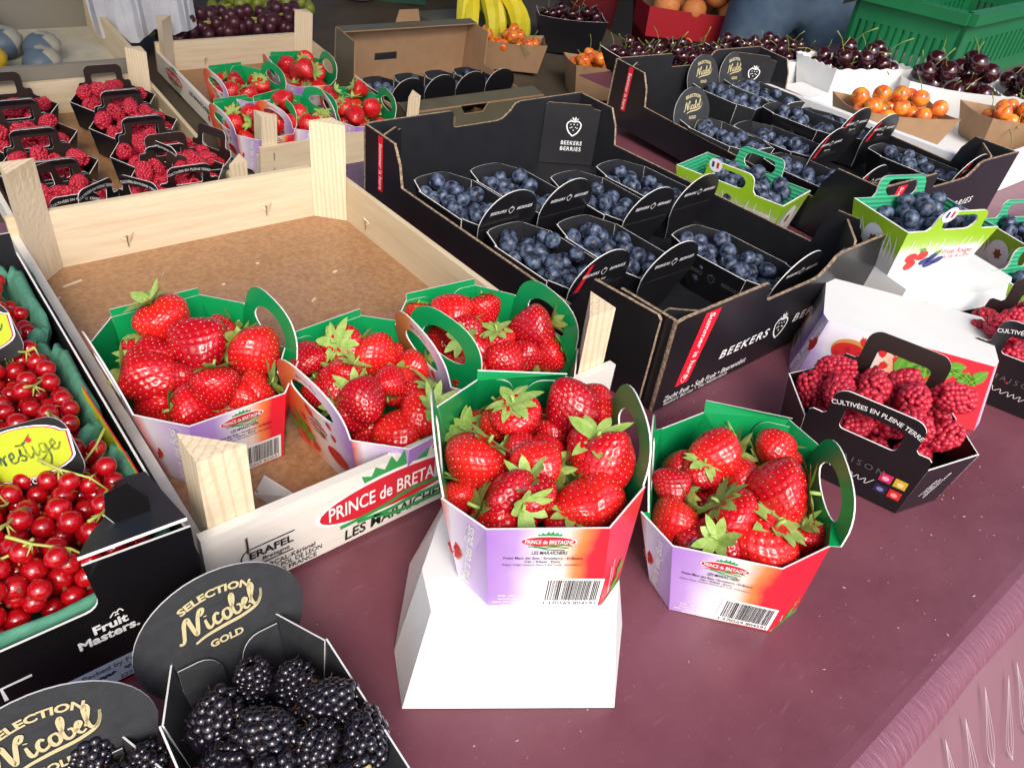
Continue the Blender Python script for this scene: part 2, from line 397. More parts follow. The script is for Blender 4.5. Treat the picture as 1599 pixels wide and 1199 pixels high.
def drupelets(seed, n, el, rd, taper, seg):
    r = random.Random(seed); g = G(); k = 0; rows = 8 if el < 1.22 else 9
    for i in range(rows):
        t = (i+.6)/rows; z = el*(1-2*t*.93); rr = math.sqrt(max(.02, 1-(abs(z)/el)**2.4))*(1+taper*z/el)
        m = max(1, int(round(2*math.pi*rr*.86/(rd*1.72))))
        for j in range(m):
            a = 2*math.pi*(j+.5*(i % 2))/m+r.uniform(-.1, .1); q = rd*r.uniform(.78, 1.18)
            g.sphere((rr*.84*math.cos(a), rr*.84*math.sin(a), z+r.uniform(-.07, .07)), (q, q*r.uniform(.9, 1.1), q*1.08), *seg)
    return g
RASPS = []
for i in range(4):
    g = drupelets(i, 60, (1.25, 1.4, 1.1, 1.3)[i], (.25, .23, .27, .24)[i], (.16, .12, .2, .1)[i], (7, 5))
    # the hollow where the plug was: a rim of flesh and a dark cup
    for a in range(9):
        g.sphere((.52*math.cos(a*.698), .52*math.sin(a*.698), (1.25, 1.4, 1.1, 1.3)[i]*.92), .17, 7, 5)
    g.sphere((0, 0, -.1), (.74, .74, .95), 10, 8)
    RASPS.append(g.build('raspberry', [RASP], smooth=True))
def raspberry(loc, axis, rad, var, label, group):
    o = RASPS[var % 4].copy(); link(o); place(o, loc, rot_to(axis, var*1.3), rad*.83); tag(o, label, 'raspberry', group); return o
BLACKS = []
for i in range(4):
    g = drupelets(20+i, 60, (1.25, 1.1, 1.35, 1.2)[i], (.26, .25, .255, .27)[i], (.12, .05, .1, .08)[i], (10, 8))
    g.sphere((0, 0, 0), (.74, .74, 1.0), 10, 8); nf = len(g.F)
    r = random.Random(i)
    for k in range(46):       # withered styles
        z = r.uniform(-.9, 1.0); a = r.uniform(0, 6.28); rr = math.sqrt(max(.05, 1-(z/1.25)**2))*1.04; p = np.array([rr*math.cos(a), rr*math.sin(a), z*1.1]); d = np.array([r.uniform(-1, 1) for _ in range(3)])*.10
        g.tube([p, p*1.07+d*.6, p*1.12+d*1.5], [.012, .010, .005], 3, 1)
    g.sphere((0, 0, (1.25, 1.1, 1.35, 1.2)[i]*.97), (.22, .22, .12), 8, 5, 2)
    BLACKS.append(g.build('blackberry', [BLACKB, HAIR, CORE], smooth=True))
def blackberry(loc, axis, rad, var, label, group):
    o = BLACKS[var % 4].copy(); link(o); place(o, loc, rot_to(axis, var*.9), rad); tag(o, label, 'blackberry', group); return o
def blueberry_geo(nu=18, nv=12):
    g = G(); g.sphere((0, 0, 0), (1, 1, .86), nu, nv)
    V = np.array(g.V); rr = np.hypot(V[:, 0], V[:, 1]); top = V[:, 2] > .3
    V[:, 2] -= np.where(top, .22*np.exp(-(rr/.22)**2), 0); g.V = [tuple(v) for v in V]
    n = 10; W = []
    for k in range(n):
        a = 2*math.pi*k/n; r0 = .30; r1 = .46 if k % 2 == 0 else .34; h = .90 if k % 2 == 0 else .85
        W += [(r0*.8*math.cos(a), r0*.8*math.sin(a), .72), (r1*math.cos(a), r1*math.sin(a), h)]
    g.add(W, [(2*k, 2*k+1, (2*k+3) % (2*n), (2*k+2) % (2*n)) for k in range(n)], 0)
    g.add([(.26*math.cos(6.283*k/8), .26*math.sin(6.283*k/8), .735) for k in range(8)], [tuple(range(8))], 1)
    return g
BLUEB = blueberry_geo().build('blueberry', [BLUE, BLUED], smooth=True)
BLUE_LOW = blueberry_geo(9, 6)
BLUEMASS = G()
BLUE_COUNT = [0]
def blueberry(loc, axis, rad, label, group, thing=True):
    if thing:
        o = BLUEB.copy(); link(o); place(o, loc, rot_to(axis, loc[0]*90), rad); tag(o, label, 'blueberry', group); BLUE_COUNT[0] += 1; return o
    R = rot_to(axis)*rad; BLUEMASS.add([np.asarray(loc)+R@np.array(v) for v in BLUE_LOW.V], BLUE_LOW.F, 0)
def cherry_geo():
    g = G(); g.sphere((0, 0, 0), (1, .96, .92), 16, 12); V = np.array(g.V); rr = np.hypot(V[:, 0], V[:, 1]); V[:, 2] -= np.where(V[:, 2] > .2, .26*np.exp(-(rr/.3)**2), 0); g.V = [tuple(v) for v in V]; return g
CH = {}
for nm, mm in (('dark_cherry', CHERRY), ('orange_cherry', CHERRYO)):
    for i in range(3):
        b = cherry_geo().build('cherry', [mm], smooth=True)
        s_ = G(); q = (.5, -.7, .2)[i]; L = (2.6, 3.0, 1.8)[i]
        s_.tube([(0, 0, .6), (.1*q, .05, 1.1), (.5*q, .2*q, .6+L*.55), (1.5*q, .4*q, .6+L*.9)], [.06, .05, .05, .085], 5); s_.build('stem', [CHERRYS], b, True)
        CH[nm, i] = b
def cherry(kind, loc, axis, rad, var, label, group):
    o = copy_tree(CH[kind, var % 3]); place(o, loc, rot_to(axis, var*2.1), rad); tag(o, label, 'cherry', group); return o
def pinpoly(x, y, P):
    c = False; j = len(P)-1
    for i in range(len(P)):
        if (P[i][1] > y) != (P[j][1] > y) and x < (P[j][0]-P[i][0])*(y-P[i][1])/(P[j][1]-P[i][1])+P[i][0]: c = not c
        j = i
    return c
def inset(P, d):
    P = np.array(P, float); c = P.mean(0); v = P-c; l = np.linalg.norm(v, axis=1)[:, None]; return c+v*(1-d/l)
def drop(poly, n, r0, r1, floor, seed, tries=30, zmax=None, tight=.93):
    """let n balls of radius r0..r1 fall into a prism with this outline"""
    r = random.Random(seed); P = [tuple(p) for p in poly]; A = np.array(P); lo, hi = A.min(0), A.max(0); out = []
    for _ in range(n):
        rad = r.uniform(r0, r1); best = None; Q = inset(P, rad*.92)
        for _t in range(tries):
            x, y = r.uniform(lo[0], hi[0]), r.uniform(lo[1], hi[1])
            if not pinpoly(x, y, Q): continue
            z = floor+rad
            for (a, b, c, q) in out:
                d2 = (a-x)**2+(b-y)**2; s_ = (rad+q)*tight
                if d2 < s_*s_: z = max(z, c+math.sqrt(s_*s_-d2))
            if best is None or z < best[2]: best = (x, y, z, rad)
        if best and (zmax is None or best[2] < zmax): out.append(best)
    return out
def rdir(r, up=.2):
    v = np.array([r.gauss(0, 1), r.gauss(0, 1), r.gauss(0, 1)+up]); return v/np.linalg.norm(v)
# ------------------------------------------------------------------ hand-drawn marks
def nicobel(pr, cx, cy, w, m, rot=0):
    S_ = [  # N i c o b e l, in a box 0..6.2 x 0..2
        ([(-.15, -.1), (.1, -.18), (.28, .1), (.42, .7), (.62, 1.45), (.9, 1.75), (1.0, 1.2), (1.12, .35), (1.25, .05), (1.45, .7), (1.65, 1.5), (1.9, 2.0), (2.15, 1.95), (2.0, 1.6), (1.7, 1.5)], .24),
        ([(2.05, .95), (2.08, .45), (2.15, .08), (2.35, .05), (2.55, .3)], .2), ([(2.12, 1.22), (2.14, 1.3)], .22),
        ([(3.1, .85), (2.9, 1.02), (2.68, .75), (2.65, .35), (2.85, .08), (3.15, .2), (3.3, .4)], .2),
        ([(3.65, .98), (3.42, .85), (3.36, .4), (3.55, .06), (3.85, .2), (3.95, .65), (3.8, .95), (3.62, .98)], .2),
        ([(3.95, .8), (4.2, 1.0), (4.4, 1.6), (4.35, 2.0), (4.15, 1.7), (4.12, .8), (4.2, .2), (4.45, .05), (4.72, .3), (4.68, .75), (4.45, .8)], .19),
        ([(4.75, .4), (5.05, .55), (5.25, .85), (5.1, 1.05), (4.92, .75), (4.95, .25), (5.15, .05), (5.4, .2)], .19),
        ([(5.4, .4), (5.7, 1.0), (5.95, 1.7), (5.85, 2.05), (5.65, 1.7), (5.6, .7), (5.7, .15), (6.0, .1), (6.35, .6), (6.5, 1.2)], .2),
        ([(.9, -.75), (1.8, -.5), (3.2, -.4), (4.6, -.38), (5.8, -.1), (6.3, .5), (6.5, 1.2)], .22)]
    k = w/6.4; c, q = math.cos(math.radians(rot)), math.sin(math.radians(rot))
    for pts, wd in S_:
        out = []
        for x, y in spline(pts): x, y = (x-3.1)*k, (y-.7)*k; out.append((cx+x*c-y*q, cy+x*q+y*c))
        pr.stroke(out, [wd*k*.9, wd*k*1.4, wd*k*1.25, wd*k*.8], m, 2)
def prestige(pr, cx, cy, w, m, rot=0):
    S_ = [([(.3, -.8), (.45, -.1), (.55, .7), (.62, 1.4)], .14), ([(.05, 1.0), (.2, 1.5), (.8, 1.7), (1.3, 1.35), (1.15, .8), (.65, .55), (.35, .62)], .12),
          ([(1.1, .2), (1.28, .62), (1.35, .1), (1.4, .5), (1.62, .66)], .10), ([(1.7, .3), (1.98, .42), (1.98, .66), (1.78, .55), (1.76, .12), (2.05, .1), (2.25, .35)], .10),
          ([(2.3, .3), (2.5, .75), (2.42, .4), (2.62, .2), (2.45, .02), (2.25, .12)], .10), ([(2.8, 1.0), (2.75, .3), (2.9, .05), (3.1, .3)], .10), ([(2.35, .98), (2.8, .95), (3.4, 1.35)], .09),
          ([(3.2, .7), (3.18, .2), (3.3, .05), (3.45, .3)], .10), ([(3.85, .65), (3.6, .6), (3.55, .2), (3.8, .15), (3.92, .6), (3.9, -.2), (3.6, -.65), (3.2, -.4), (3.7, -.05), (4.2, .3)], .09),
          ([(4.2, .3), (4.45, .42), (4.42, .66), (4.22, .5), (4.25, .1), (4.5, .1), (4.75, .4)], .10)]
    k = w/4.8; c, q = math.cos(math.radians(rot)), math.sin(math.radians(rot))
    for pts, wd in S_:
        out = []
        for x, y in spline(pts): x, y = (x-2.4)*k, (y-.4)*k; out.append((cx+x*c-y*q, cy+x*q+y*c))
        pr.stroke(out, [wd*k, wd*k*1.5, wd*k], m, 2)
def berry_icon(pr, cx, cy, s, m, rot=0, dots=True):
    c, q = math.cos(math.radians(rot)), math.sin(math.radians(rot))
    T = lambda P: [(cx+(x*c-y*q)*s, cy+(x*q+y*c)*s) for x, y in P]
    pr.stroke(T(spline([(0, -1), (-.45, -.62), (-.72, -.1), (-.72, .3), (-.4, .56), (0, .5), (.4, .56), (.72, .3), (.72, -.1), (.45, -.62), (0, -1)])), .13*s, m, 1)
    for a in (-60, -25, 10, 45): pr.poly(T([(0, .5), (math.sin(math.radians(a-14))*.45, .5+.38*math.cos(math.radians(a))), (math.sin(math.radians(a))*.6, .52+.52*math.cos(math.radians(a))), (math.sin(math.radians(a+14))*.42, .5+.34*math.cos(math.radians(a)))]), m, 1)
    if dots:
        for x, y in ((-.35, .22), (0, .22), (.35, .22), (-.2, -.08), (.2, -.08), (0, -.38), (-.38, -.15), (.38, -.15)): pr.ell(*T([(x, y)])[0], .065*s, .065*s, m, 0, 1, 8)
def brand_oval(pr, cx, cy, w, rot=0, slogan=True, big=False):
    k = w/2; c, q = math.cos(math.radians(rot)), math.sin(math.radians(rot))
    T = lambda P: [(cx+(x*c-y*q)*k, cy+(x*q+y*c)*k) for x, y in P]
    pr.poly(T([(-.40, .2), (-.46, .40), (-.33, .34), (-.28, .46), (-.16, .36), (-.07, .53), (0, .40), (.10, .54), (.16, .37), (.28, .48), (.32, .35), (.46, .41), (.40, .2)]), GREENINK, 0)
    pr.ell(cx, cy, k*1.05, k*.31, WHITE, rot, 1); pr.ell(cx, cy, k, k*.265, REDINK, rot, 2)
    for a in (0, 1, 2):
        pr.stroke(T(spline([(-.75+.22*a, -.26-.03*a), (-.2+.1*a, -.22-.10*a), (.25, -.13-.15*a), (.9-.12*a, -.2-.12*a)])), .055*k, GREENINK, 3)
    ux, uy = T([(0, .01)])[0]; pr.text('PRINCE de BRETAGNE', ux, uy, k*.3, WHITE, rot, .012, 0, width=k*1.78, layer=4)
    if slogan: ux, uy = T([(.1, -.62)])[0]; pr.text('LES MARAÎCHERS', ux, uy, k*.27, BLACKINK, rot, .012, .15, width=k*1.35)
def barcode(pr, x0, y0, w, h, digits, seed=5):
    r = random.Random(seed); pr.rect(x0, y0, x0+w, y0+h, WHITE, 0); x = x0+w*.08; bot = y0+h*.2
    while x < x0+w*.93:
        b = w*r.choice((.008, .012, .018, .024)); pr.rect(x, bot, x+b, y0+h*.93, BLACKINK, 1); x += b+w*r.choice((.009, .013, .02))
    pr.text(digits, x0+w*.5, y0+h*.1, h*.17, BLACKINK, 0, .0, 0, width=w*.9)

# ------------------------------------------------------------------ printed strawberry punnets
LI, WH, ORG, RD = (.33, .17, .52), (.80, .77, .80), (.80, .22, .06), (.70, .012, .03)
END_MAT = ramp_mat('punnet_end_print', [(0, LI), (.22, (.42, .26, .58)), (.48, WH), (.62, (.80, .62, .55)), (.72, ORG), (.84, RD), (1, RD)], wob=.1)
CORL_MAT = ramp_mat('punnet_corner_print_lilac', [(0, (.62, .1, .05)), (.18, (.75, .7, .78)), (.6, (.55, .42, .66)), (1, (.40, .26, .58))], wob=.08)
CORR_MAT = ramp_mat('punnet_corner_print_red', [(0, RD), (1, (.62, .01, .03))], wob=.05)
SIDE_MAT = ramp_mat('punnet_side_print', [(0, (.70, .03, .03)), (.3, ORG), (.46, (.8, .6, .5)), (.62, WH), (.8, (.6, .5, .7)), (1, LI)], wob=.12)
SIDER_MAT = ramp_mat('punnet_side_print_reversed', [(0, LI), (.2, (.62, .5, .72)), (.36, WH), (.5, (.8, .6, .5)), (.6, ORG), (.72, RD), (1, RD)], wob=.1)
PLAIN = (CARDWHITE, CARDWHITE, CUT)
RIM_T = dict(fl=(-.040, -.090), fr=(.040, -.090), rf=(.070, -.055), rb=(.070, .055), br=(.040, .090), bl=(-.040, .090), lb=(-.070, .055), lf=(-.070, -.055))
BASE_T = dict(fl=(-.037, -.081), fr=(.037, -.081), rf=(.056, -.047), rb=(.056, .047), br=(.037, .081), bl=(-.037, .081), lb=(-.056, .047), lf=(-.056, -.047))
ORDER = ['fl', 'fr', 'rf', 'rb', 'br', 'bl', 'lb', 'lf']
LEAFINK = mat('leaf_ink', (.10, .30, .03), .5); FLESHINK = mat('fruit_ink', (.62, .02, .02), .45); CRUSTINK = mat('crust_ink', (.55, .27, .06), .5)
def tart_print(pr, x, y, r, rot=0):
    pr.ell(x, y-.12*r, r*1.04, r*.72, CRUSTINK, rot, 0); pr.ell(x, y, r, r*.62, FLESHINK, rot, 1)
    rr = random.Random(3)
    for k in range(16): a = rr.uniform(0, 6.28); d = math.sqrt(rr.random())*.8; pr.ell(x+r*d*math.cos(a), y+r*.58*d*math.sin(a), r*.14, r*.11, REDINK, rr.uniform(0, 90), 2, 8)
def leaf_print(pr, x, y, s, rot):
    c, q = math.cos(math.radians(rot)), math.sin(math.radians(rot))
    P = [(0, -1), (.35, -.6), (.55, -.1), (.42, .45), (0, 1), (-.42, .45), (-.55, -.1), (-.35, -.6)]
    pr.poly([(x+(a*c-b*q)*s, y+(a*q+b*c)*s) for a, b in P], LEAFINK, 2)
    pr.stroke([(x+(-b*q)*s, y+(b*c)*s) for b in (-.9, 0, .9)], .06*s, LIME, 3)
def fruit_print(pr, x, y, s, rot):
    c, q = math.cos(math.radians(rot)), math.sin(math.radians(rot))
    P = [(0, -1), (.5, -.45), (.72, .2), (.45, .65), (0, .6), (-.45, .65), (-.72, .2), (-.5, -.45)]
    pr.poly([(x+(a*c-b*q)*s, y+(a*q+b*c)*s) for a, b in P], FLESHINK, 1)
    for a in (-.4, 0, .4): pr.poly([(x+((u*c-v*q)*s), y+((u*q+v*c)*s)) for u, v in ((a-.12, .6), (a+.12, .6), (a*1.4, .95))], LEAFINK, 2)
FLIP_MAT = ramp_mat('punnet_side_print_carton', [(0, RD), (.40, RD), (.50, ORG), (.60, (.8, .62, .55)), (.68, WH), (.90, (.72, .68, .76)), (1, LI)], wob=.06)
def strawberry_punnet(loc, rz, label, group=None, rim_px=None, base_px=None, H=.076, flip=False, plain=False, handles=True, prints=True, rim=None, base=None, tilt=0, cat='punnet'):
    t = empty('upturned_punnet' if flip else 'strawberry_punnet', loc, rz, math.pi if flip else tilt)
    tag(t, label, cat, group)
    B = {k: np.array([*(base or BASE_T)[k], 0.]) for k in ORDER}; R = {k: np.array([*(rim or RIM_T)[k], H]) for k in ORDER}
    if rim_px:
        c, s_ = math.cos(-rz), math.sin(-rz)
        for k, (px, py, dz) in rim_px.items():
            p = at(px, py, loc[2]+H+dz)-np.array(loc); R[k] = np.array([p[0]*c-p[1]*s_, p[0]*s_+p[1]*c, H+dz])
    for k, (px, py) in (base_px or {}).items():
        c, s_ = math.cos(-rz), math.sin(-rz); p = at(px, py, loc[2])-np.array(loc); B[k] = np.array([p[0]*c-p[1]*s_, p[0]*s_+p[1]*c, 0.])
    T = .0013
    inm = CARDWHITE if plain else GREENCARD
    polyb = [tuple(B[k][:2]) for k in ORDER]
    card('base', polyb, (np.array([0, 0, .0012]), np.array([1., 0, 0]), np.array([0, 1., 0]), np.array([0, 0, 1.])), .0012, (inm, CARDWHITE, CUT), t)
    for i in range(8):
        a, b = ORDER[i], ORDER[(i+1) % 8]; nm = a+b
        mid0, mid1 = (B[a]+B[b])/2, (R[a]+R[b])/2
        fr = frame(B[a], B[b]-B[a], V=mid1-mid0); O, U, V, N = fr
        pj = lambda p: (float((p-O)@U), float((p-O)@V))
        qa, qb, ra, rb = pj(B[a]), pj(B[b]), pj(R[a]), pj(R[b])
        h = (ra[1]+rb[1])/2; w = qb[0]-qa[0]; um = (ra[0]+rb[0])/2; wr = rb[0]-ra[0]
        if nm in ('flfr', 'brbl'):
            m = END_MAT; part = 'end_panel'; out = [qa, qb, rb, ra]
            if nm == 'brbl' and not flip: out = [qa, qb, rb, (rb[0], rb[1]+.007), (ra[0], ra[1]+.007), ra]
            pn = card(part, out, fr, T, PLAIN if plain else (m, inm, CUT), t, exact={0: B[a], 1: B[b], 2: R[b], len(out)-1: R[a]})
            if nm == 'brbl' and not flip and not plain:   # glued wings seen inside, with their rounded cut edges
                for sd in (-1, 1):
                    x0 = um+sd*wr/2; L = .030; pts = [(x0, .006), (x0, h+.0005)]+[(x0-sd*(L-.013+.013*math.cos(x)), h-.016+.0165*math.sin(x)) for x in np.linspace(math.pi/2, 0, 7)]+[(x0-sd*L, .012)]
                    fi = (O-N*(T+.0012), U, V, N); card('glue_flap', pts if sd < 0 else pts[::-1], fi, .0009, (inm, inm, CUT), pn)
            if prints and (nm == 'flfr' or flip):
                pr = Print((O+U*qa[0], U, V, N)); lw = w; pr_c = um
                brand_oval(pr, pr_c+.02*lw, h*.86, wr*.44, 0, True)
                pr.text('Fraise Mara des Bois / Strawberry / Erdbeere', pr_c, h*.655, .0034, BLACKINK, 0, .012, width=wr*.66); pr.text('Cat. / Klasse : Extra', pr_c, h*.612, .0032, BLACKINK, 0, .012, width=wr*.3)
                pr.text('Origine / Origin / Herkunft: FRANCE-BRETAGNE / FRANKREICH', pr_c, h*.57, .0024, BLACKINK, width=wr*.66)
                barcode(pr, lw*.44, .0015, lw*.53, h*.37, '3 370569 804591')
                for k, s_ in enumerate(('EMB : ARCAL', 'Kérisnel 29250', 'SAINT POL DE LEON', 'FRANCE')): pr.text(s_, lw*.17, h*(.16-.042*k), .0028, WHITE, width=lw*(.20, .19, .28, .12)[k])
                pr.build('label_print', pn)
        elif nm in ('rfrb', 'lblf'):
            m = FLIP_MAT if flip else SIDE_MAT if nm == 'lblf' else SIDER_MAT; hole = []
            if handles:
                aw = wr*.47; top = h+.040
                arch = [(um+aw*1.02, h-.001)]+[(um+aw*math.cos(x)**.75 if math.cos(x) > 0 else um-aw*(-math.cos(x))**.75, h+.002+.031*math.sin(x)**.9) for x in np.linspace(.1, math.pi-.1, 17)]+[(um-aw*1.02, h-.001)]
                out = [qa, qb, rb]+arch+[ra]
                hole = [[(um+aw*.60*math.cos(x), h+.003+(.016 if math.sin(x) > 0 else .009)*math.sin(x)) for x in np.linspace(0, 2*math.pi, 21)[:-1]]]
            else: out = [qa, qb, rb, ra]
            pn = card('side_panel', out, fr, T, PLAIN if plain else (m, inm, CUT), t, hole, exact={0: B[a], 1: B[b], 2: R[b], len(out)-1: R[a]})
            if prints and not plain:
                pr = Print((O, U, V, N)); sg = 1 if nm == 'lblf' else -1
                if handles: pr.text('Mara des Bois', um, h+.0268, .0055, LILACINK, 0, .01, 0, arcR=.034)
                r_ = 180 if flip else 0
                if flip:     # artwork as seen with the carton standing on its rim
                    S2 = lambda a, b: (w*(1-a), h*(1-b)); tx, ty = S2(.20, .60); tart_print(pr, tx, ty, .021, 172); rr = random.Random(6)
                    for k in range(11): x_, y_ = S2(.25+.032*k, .84-.13*(k % 3)*(.6 if k < 5 else 1)); fruit_print(pr, x_, y_, .0062, 180+25*math.sin(k*2.2))
                    for k in range(13): x_, y_ = S2(.50+.037*k, .86-.24*rr.random()); leaf_print(pr, x_, y_, .0085+.004*rr.random(), 360*rr.random())
                    for k in range(7): x_, y_ = S2(.56+.058*k, .82-.22*rr.random()); fruit_print(pr, x_, y_, .0075, 360*rr.random())
                    for a_, b_ in ((.90, .42), (.915, .45)): x_, y_ = S2(a_, b_); pr.rect(x_-.0006, y_-.012, x_+.0006, y_+.012, WHITE, 3)
                    x_, y_ = S2(.44, .30); pr.text('LES MARAÎCHERS', x_, y_, .006, BLACKINK, 4, .01, .1)
                    for a_, b_ in ((.36, .93), (.60, .90)): x_, y_ = S2(a_, b_); pr.ell(x_, y_, .0070, .0046, BLACKINK, 0, 6)
                    pr.build('label_print', pn); continue
                brand_oval(pr, um, h*.68, .03, 0, True)
                tart_print(pr, um+sg*w*.25, h*.40, .015)
                for k in range(7): fruit_print(pr, um+sg*(w*.26-.008*k)+.004*(k % 2), h*(.72+.16*math.sin(k*1.7)), .0052, 40*k)
                for k in range(4): leaf_print(pr, um-sg*w*(.22+.08*k), h*(.30+.09*(k % 3)), .010, 50*k-60)
                for k in range(4): fruit_print(pr, um-sg*w*(.16+.09*k), h*(.18+.22*(k % 2)), .0085, 30*k-40)
                if flip:
                    for x in (-.012, .022): pr.ell(um+x, .006, .0062, .0045, BLACKINK, 0, 3)
                pr.build('label_print', pn)
        else:
            m = CORL_MAT if nm in ('lffl', 'bllb') else CORR_MAT
            pn = card('corner_panel', [qa, qb, rb, ra], fr, T, PLAIN if plain else (m, inm, CUT), t, exact={0: B[a], 1: B[b], 2: R[b], 3: R[a]})
            if prints and nm == 'lffl':
                pr = Print(fr); pr.text('Mara des Bois', um+wr*.12, h*.52, .011, WHITE, 84, .02, 0, width=h*.86); tart_print(pr, ra[0]*.5+.004, h*.42, .009, 80); pr.build('label_print', pn)
            if prints and nm == 'frrf':
                pr = Print(fr); leaf_print(pr, w*.62, h*.12, .006, -50); leaf_print(pr, w*.8, h*.26, .007, -20); pr.rect(w*.28, h*.08, w*.31, h*.42, WHITE, 1); pr.rect(w*.40, h*.2, w*.42, h*.48, WHITE, 1); pr.poly([(0, 0), (w, 0), (w, .004), (0, .001)], GREENINK, 0); pr.build('label_print', pn)
    return t

# ------------------------------------------------------------------ black raspberry punnets with a handle on each long side
SQ = [mat('pink_ink', (.62, .02, .12), .5), mat('yellow_ink', (.62, .42, .02), .5), mat('navy_ink', (.02, .02, .06), .5), mat('scarlet_ink', (.65, .02, .02), .5)]
GREYINK = mat('grey_ink', (.10, .10, .10), .5)
def raspberry_punnet(loc, rz, label, group=None, H=.055, detail=True, tilt=0, s=1., bar=False):
    t = empty('raspberry_punnet', loc, rz, tilt); tag(t, label, 'punnet', group)
    Rm = [(-.056, -.058), (.056, -.058), (.091, 0), (.056, .058), (-.056, .058), (-.091, 0)]; Bm = [(-.052, -.047), (.052, -.047), (.080, 0), (.052, .047), (-.052, .047), (-.080, 0)]
    R = [np.array([x*s, y*s, H]) for x, y in Rm]; B = [np.array([x*s, y*s, 0]) for x, y in Bm]; T = .0013; mats = (BLACKCARD, BROWNCARD, CUT)
    card('base', [tuple(b[:2]) for b in B], (np.array([0, 0, .0013]), np.array([1., 0, 0]), np.array([0, 1., 0]), np.array([0, 0, 1.])), T, (BROWNCARD, BLACKCARD, CUT), t)
    for i in range(6):
        a, b = i, (i+1) % 6; fr = frame(B[a], B[b]-B[a], V=(R[a]+R[b])/2-(B[a]+B[b])/2); O, U, V, N = fr
        pj = lambda p: (float((p-O)@U), float((p-O)@V)); qa, qb, ra, rb = pj(B[a]), pj(B[b]), pj(R[a]), pj(R[b]); h = (ra[1]+rb[1])/2; um = (ra[0]+rb[0])/2
        if i in (0, 3):
            k = s; hw = .040*k; sh = .013*k; hh = .048*k
            out = [qa, qb, rb, (rb[0]-.001, h+sh-.003), (rb[0]-.004, h+sh), (um+hw+.003, h+sh), (um+hw, h+sh+.003)]+arc(um+hw-.013*k, h+hh-.013*k, .013*k, .013*k, 0, 90, 6)+arc(um-hw+.013*k, h+hh-.013*k, .013*k, .013*k, 90, 180, 6)+[(um-hw, h+sh+.003), (um-hw-.003, h+sh), (ra[0]+.004, h+sh), (ra[0]+.001, h+sh-.003), ra]
            hole = rrect(um-.026*k, h+.004*k, um+.026*k, h+.030*k, .005*k)
            pn = card('handle_panel', out, fr, T, mats, t, [hole])
            if detail:
                pr = Print(fr); pr.text('CULTIVÉES EN PLEINE TERRE', um, h+.0385*k, .0072, WHITE, 0, .012, 0, width=.082*k, arcR=.10*k)
                pr.text('MAISON', um+.002, h*.62, .010, GREYINK, 0, 0, 0, spacing=1.5)
                pr.stroke(spline([(um-.026, h*.30), (um-.022, h*.48), (um-.018, h*.34), (um-.015, h*.42), (um-.012, h*.33), (um-.006, h*.40), (um-.004, h*.32), (um+.002, h*.40), (um+.004, h*.31), (um+.008, h*.40), (um+.010, h*.32), (um+.015, h*.40), (um+.016, h*.30), (um+.022, h*.44)], 5), .0006, WHITE, 2)
                for k2, (dx, dy) in enumerate(((.030, .56), (.043, .56), (.030, .33), (.043, .33))):
                    pr.rect(um+dx*k-.0055, h*dy-.0055, um+dx*k+.0055, h*dy+.0055, SQ[k2], 1); pr.ell(um+dx*k, h*dy-.0005, .0032, .0028, mat('pale_ink%d' % k2, ((.8, .4, .5), (.8, .65, .3), (.2, .2, .4), (.8, .3, .3))[k2], .5), 0, 2, 12)
                pr.build('label_print', pn)
        else:
            pn = card('end_panel', [qa, qb, rb, ra], fr, T, mats, t)
            if detail and i == 1:
                pr = Print(fr)
                for k2, s_ in enumerate(('712 Les Buissières', 'LE PUISET DORÉ', '49600 MONTREVAULT-SUR-ÈVRE')): pr.text(s_, um-.009+.006*k2, h*.50, .0045, WHITE, 72, .012, 0, width=(.023, .022, .036)[k2])
                pr.build('label_print', pn)
            if detail and i == 2:
                pr = Print(fr); pr.ell(um, h*.6, .009, .015, WHITE, -20, 0); pr.ell(um, h*.6, .008, .0138, BLACKINK, -20, 1)
                pr.poly([(um+math.cos(a+.4)*(.0085 if k % 2 == 0 else .004), h*.6+math.sin(a+.4)*(.0095 if k % 2 == 0 else .0045)) for k, a in enumerate(np.linspace(0, 2*math.pi, 11)[:-1])], WHITE, 2); pr.build('label_print', pn)
            if bar and i == 5:
                pr = Print(fr); barcode(pr, um-.012, h*.1, .024, h*.75, '3 760', 9); pr.build('label_print', pn)
    return t
RIM_RASP = [(-.054, -.055), (.054, -.055), (.086, 0), (.054, .055), (-.054, .055), (-.086, 0)]

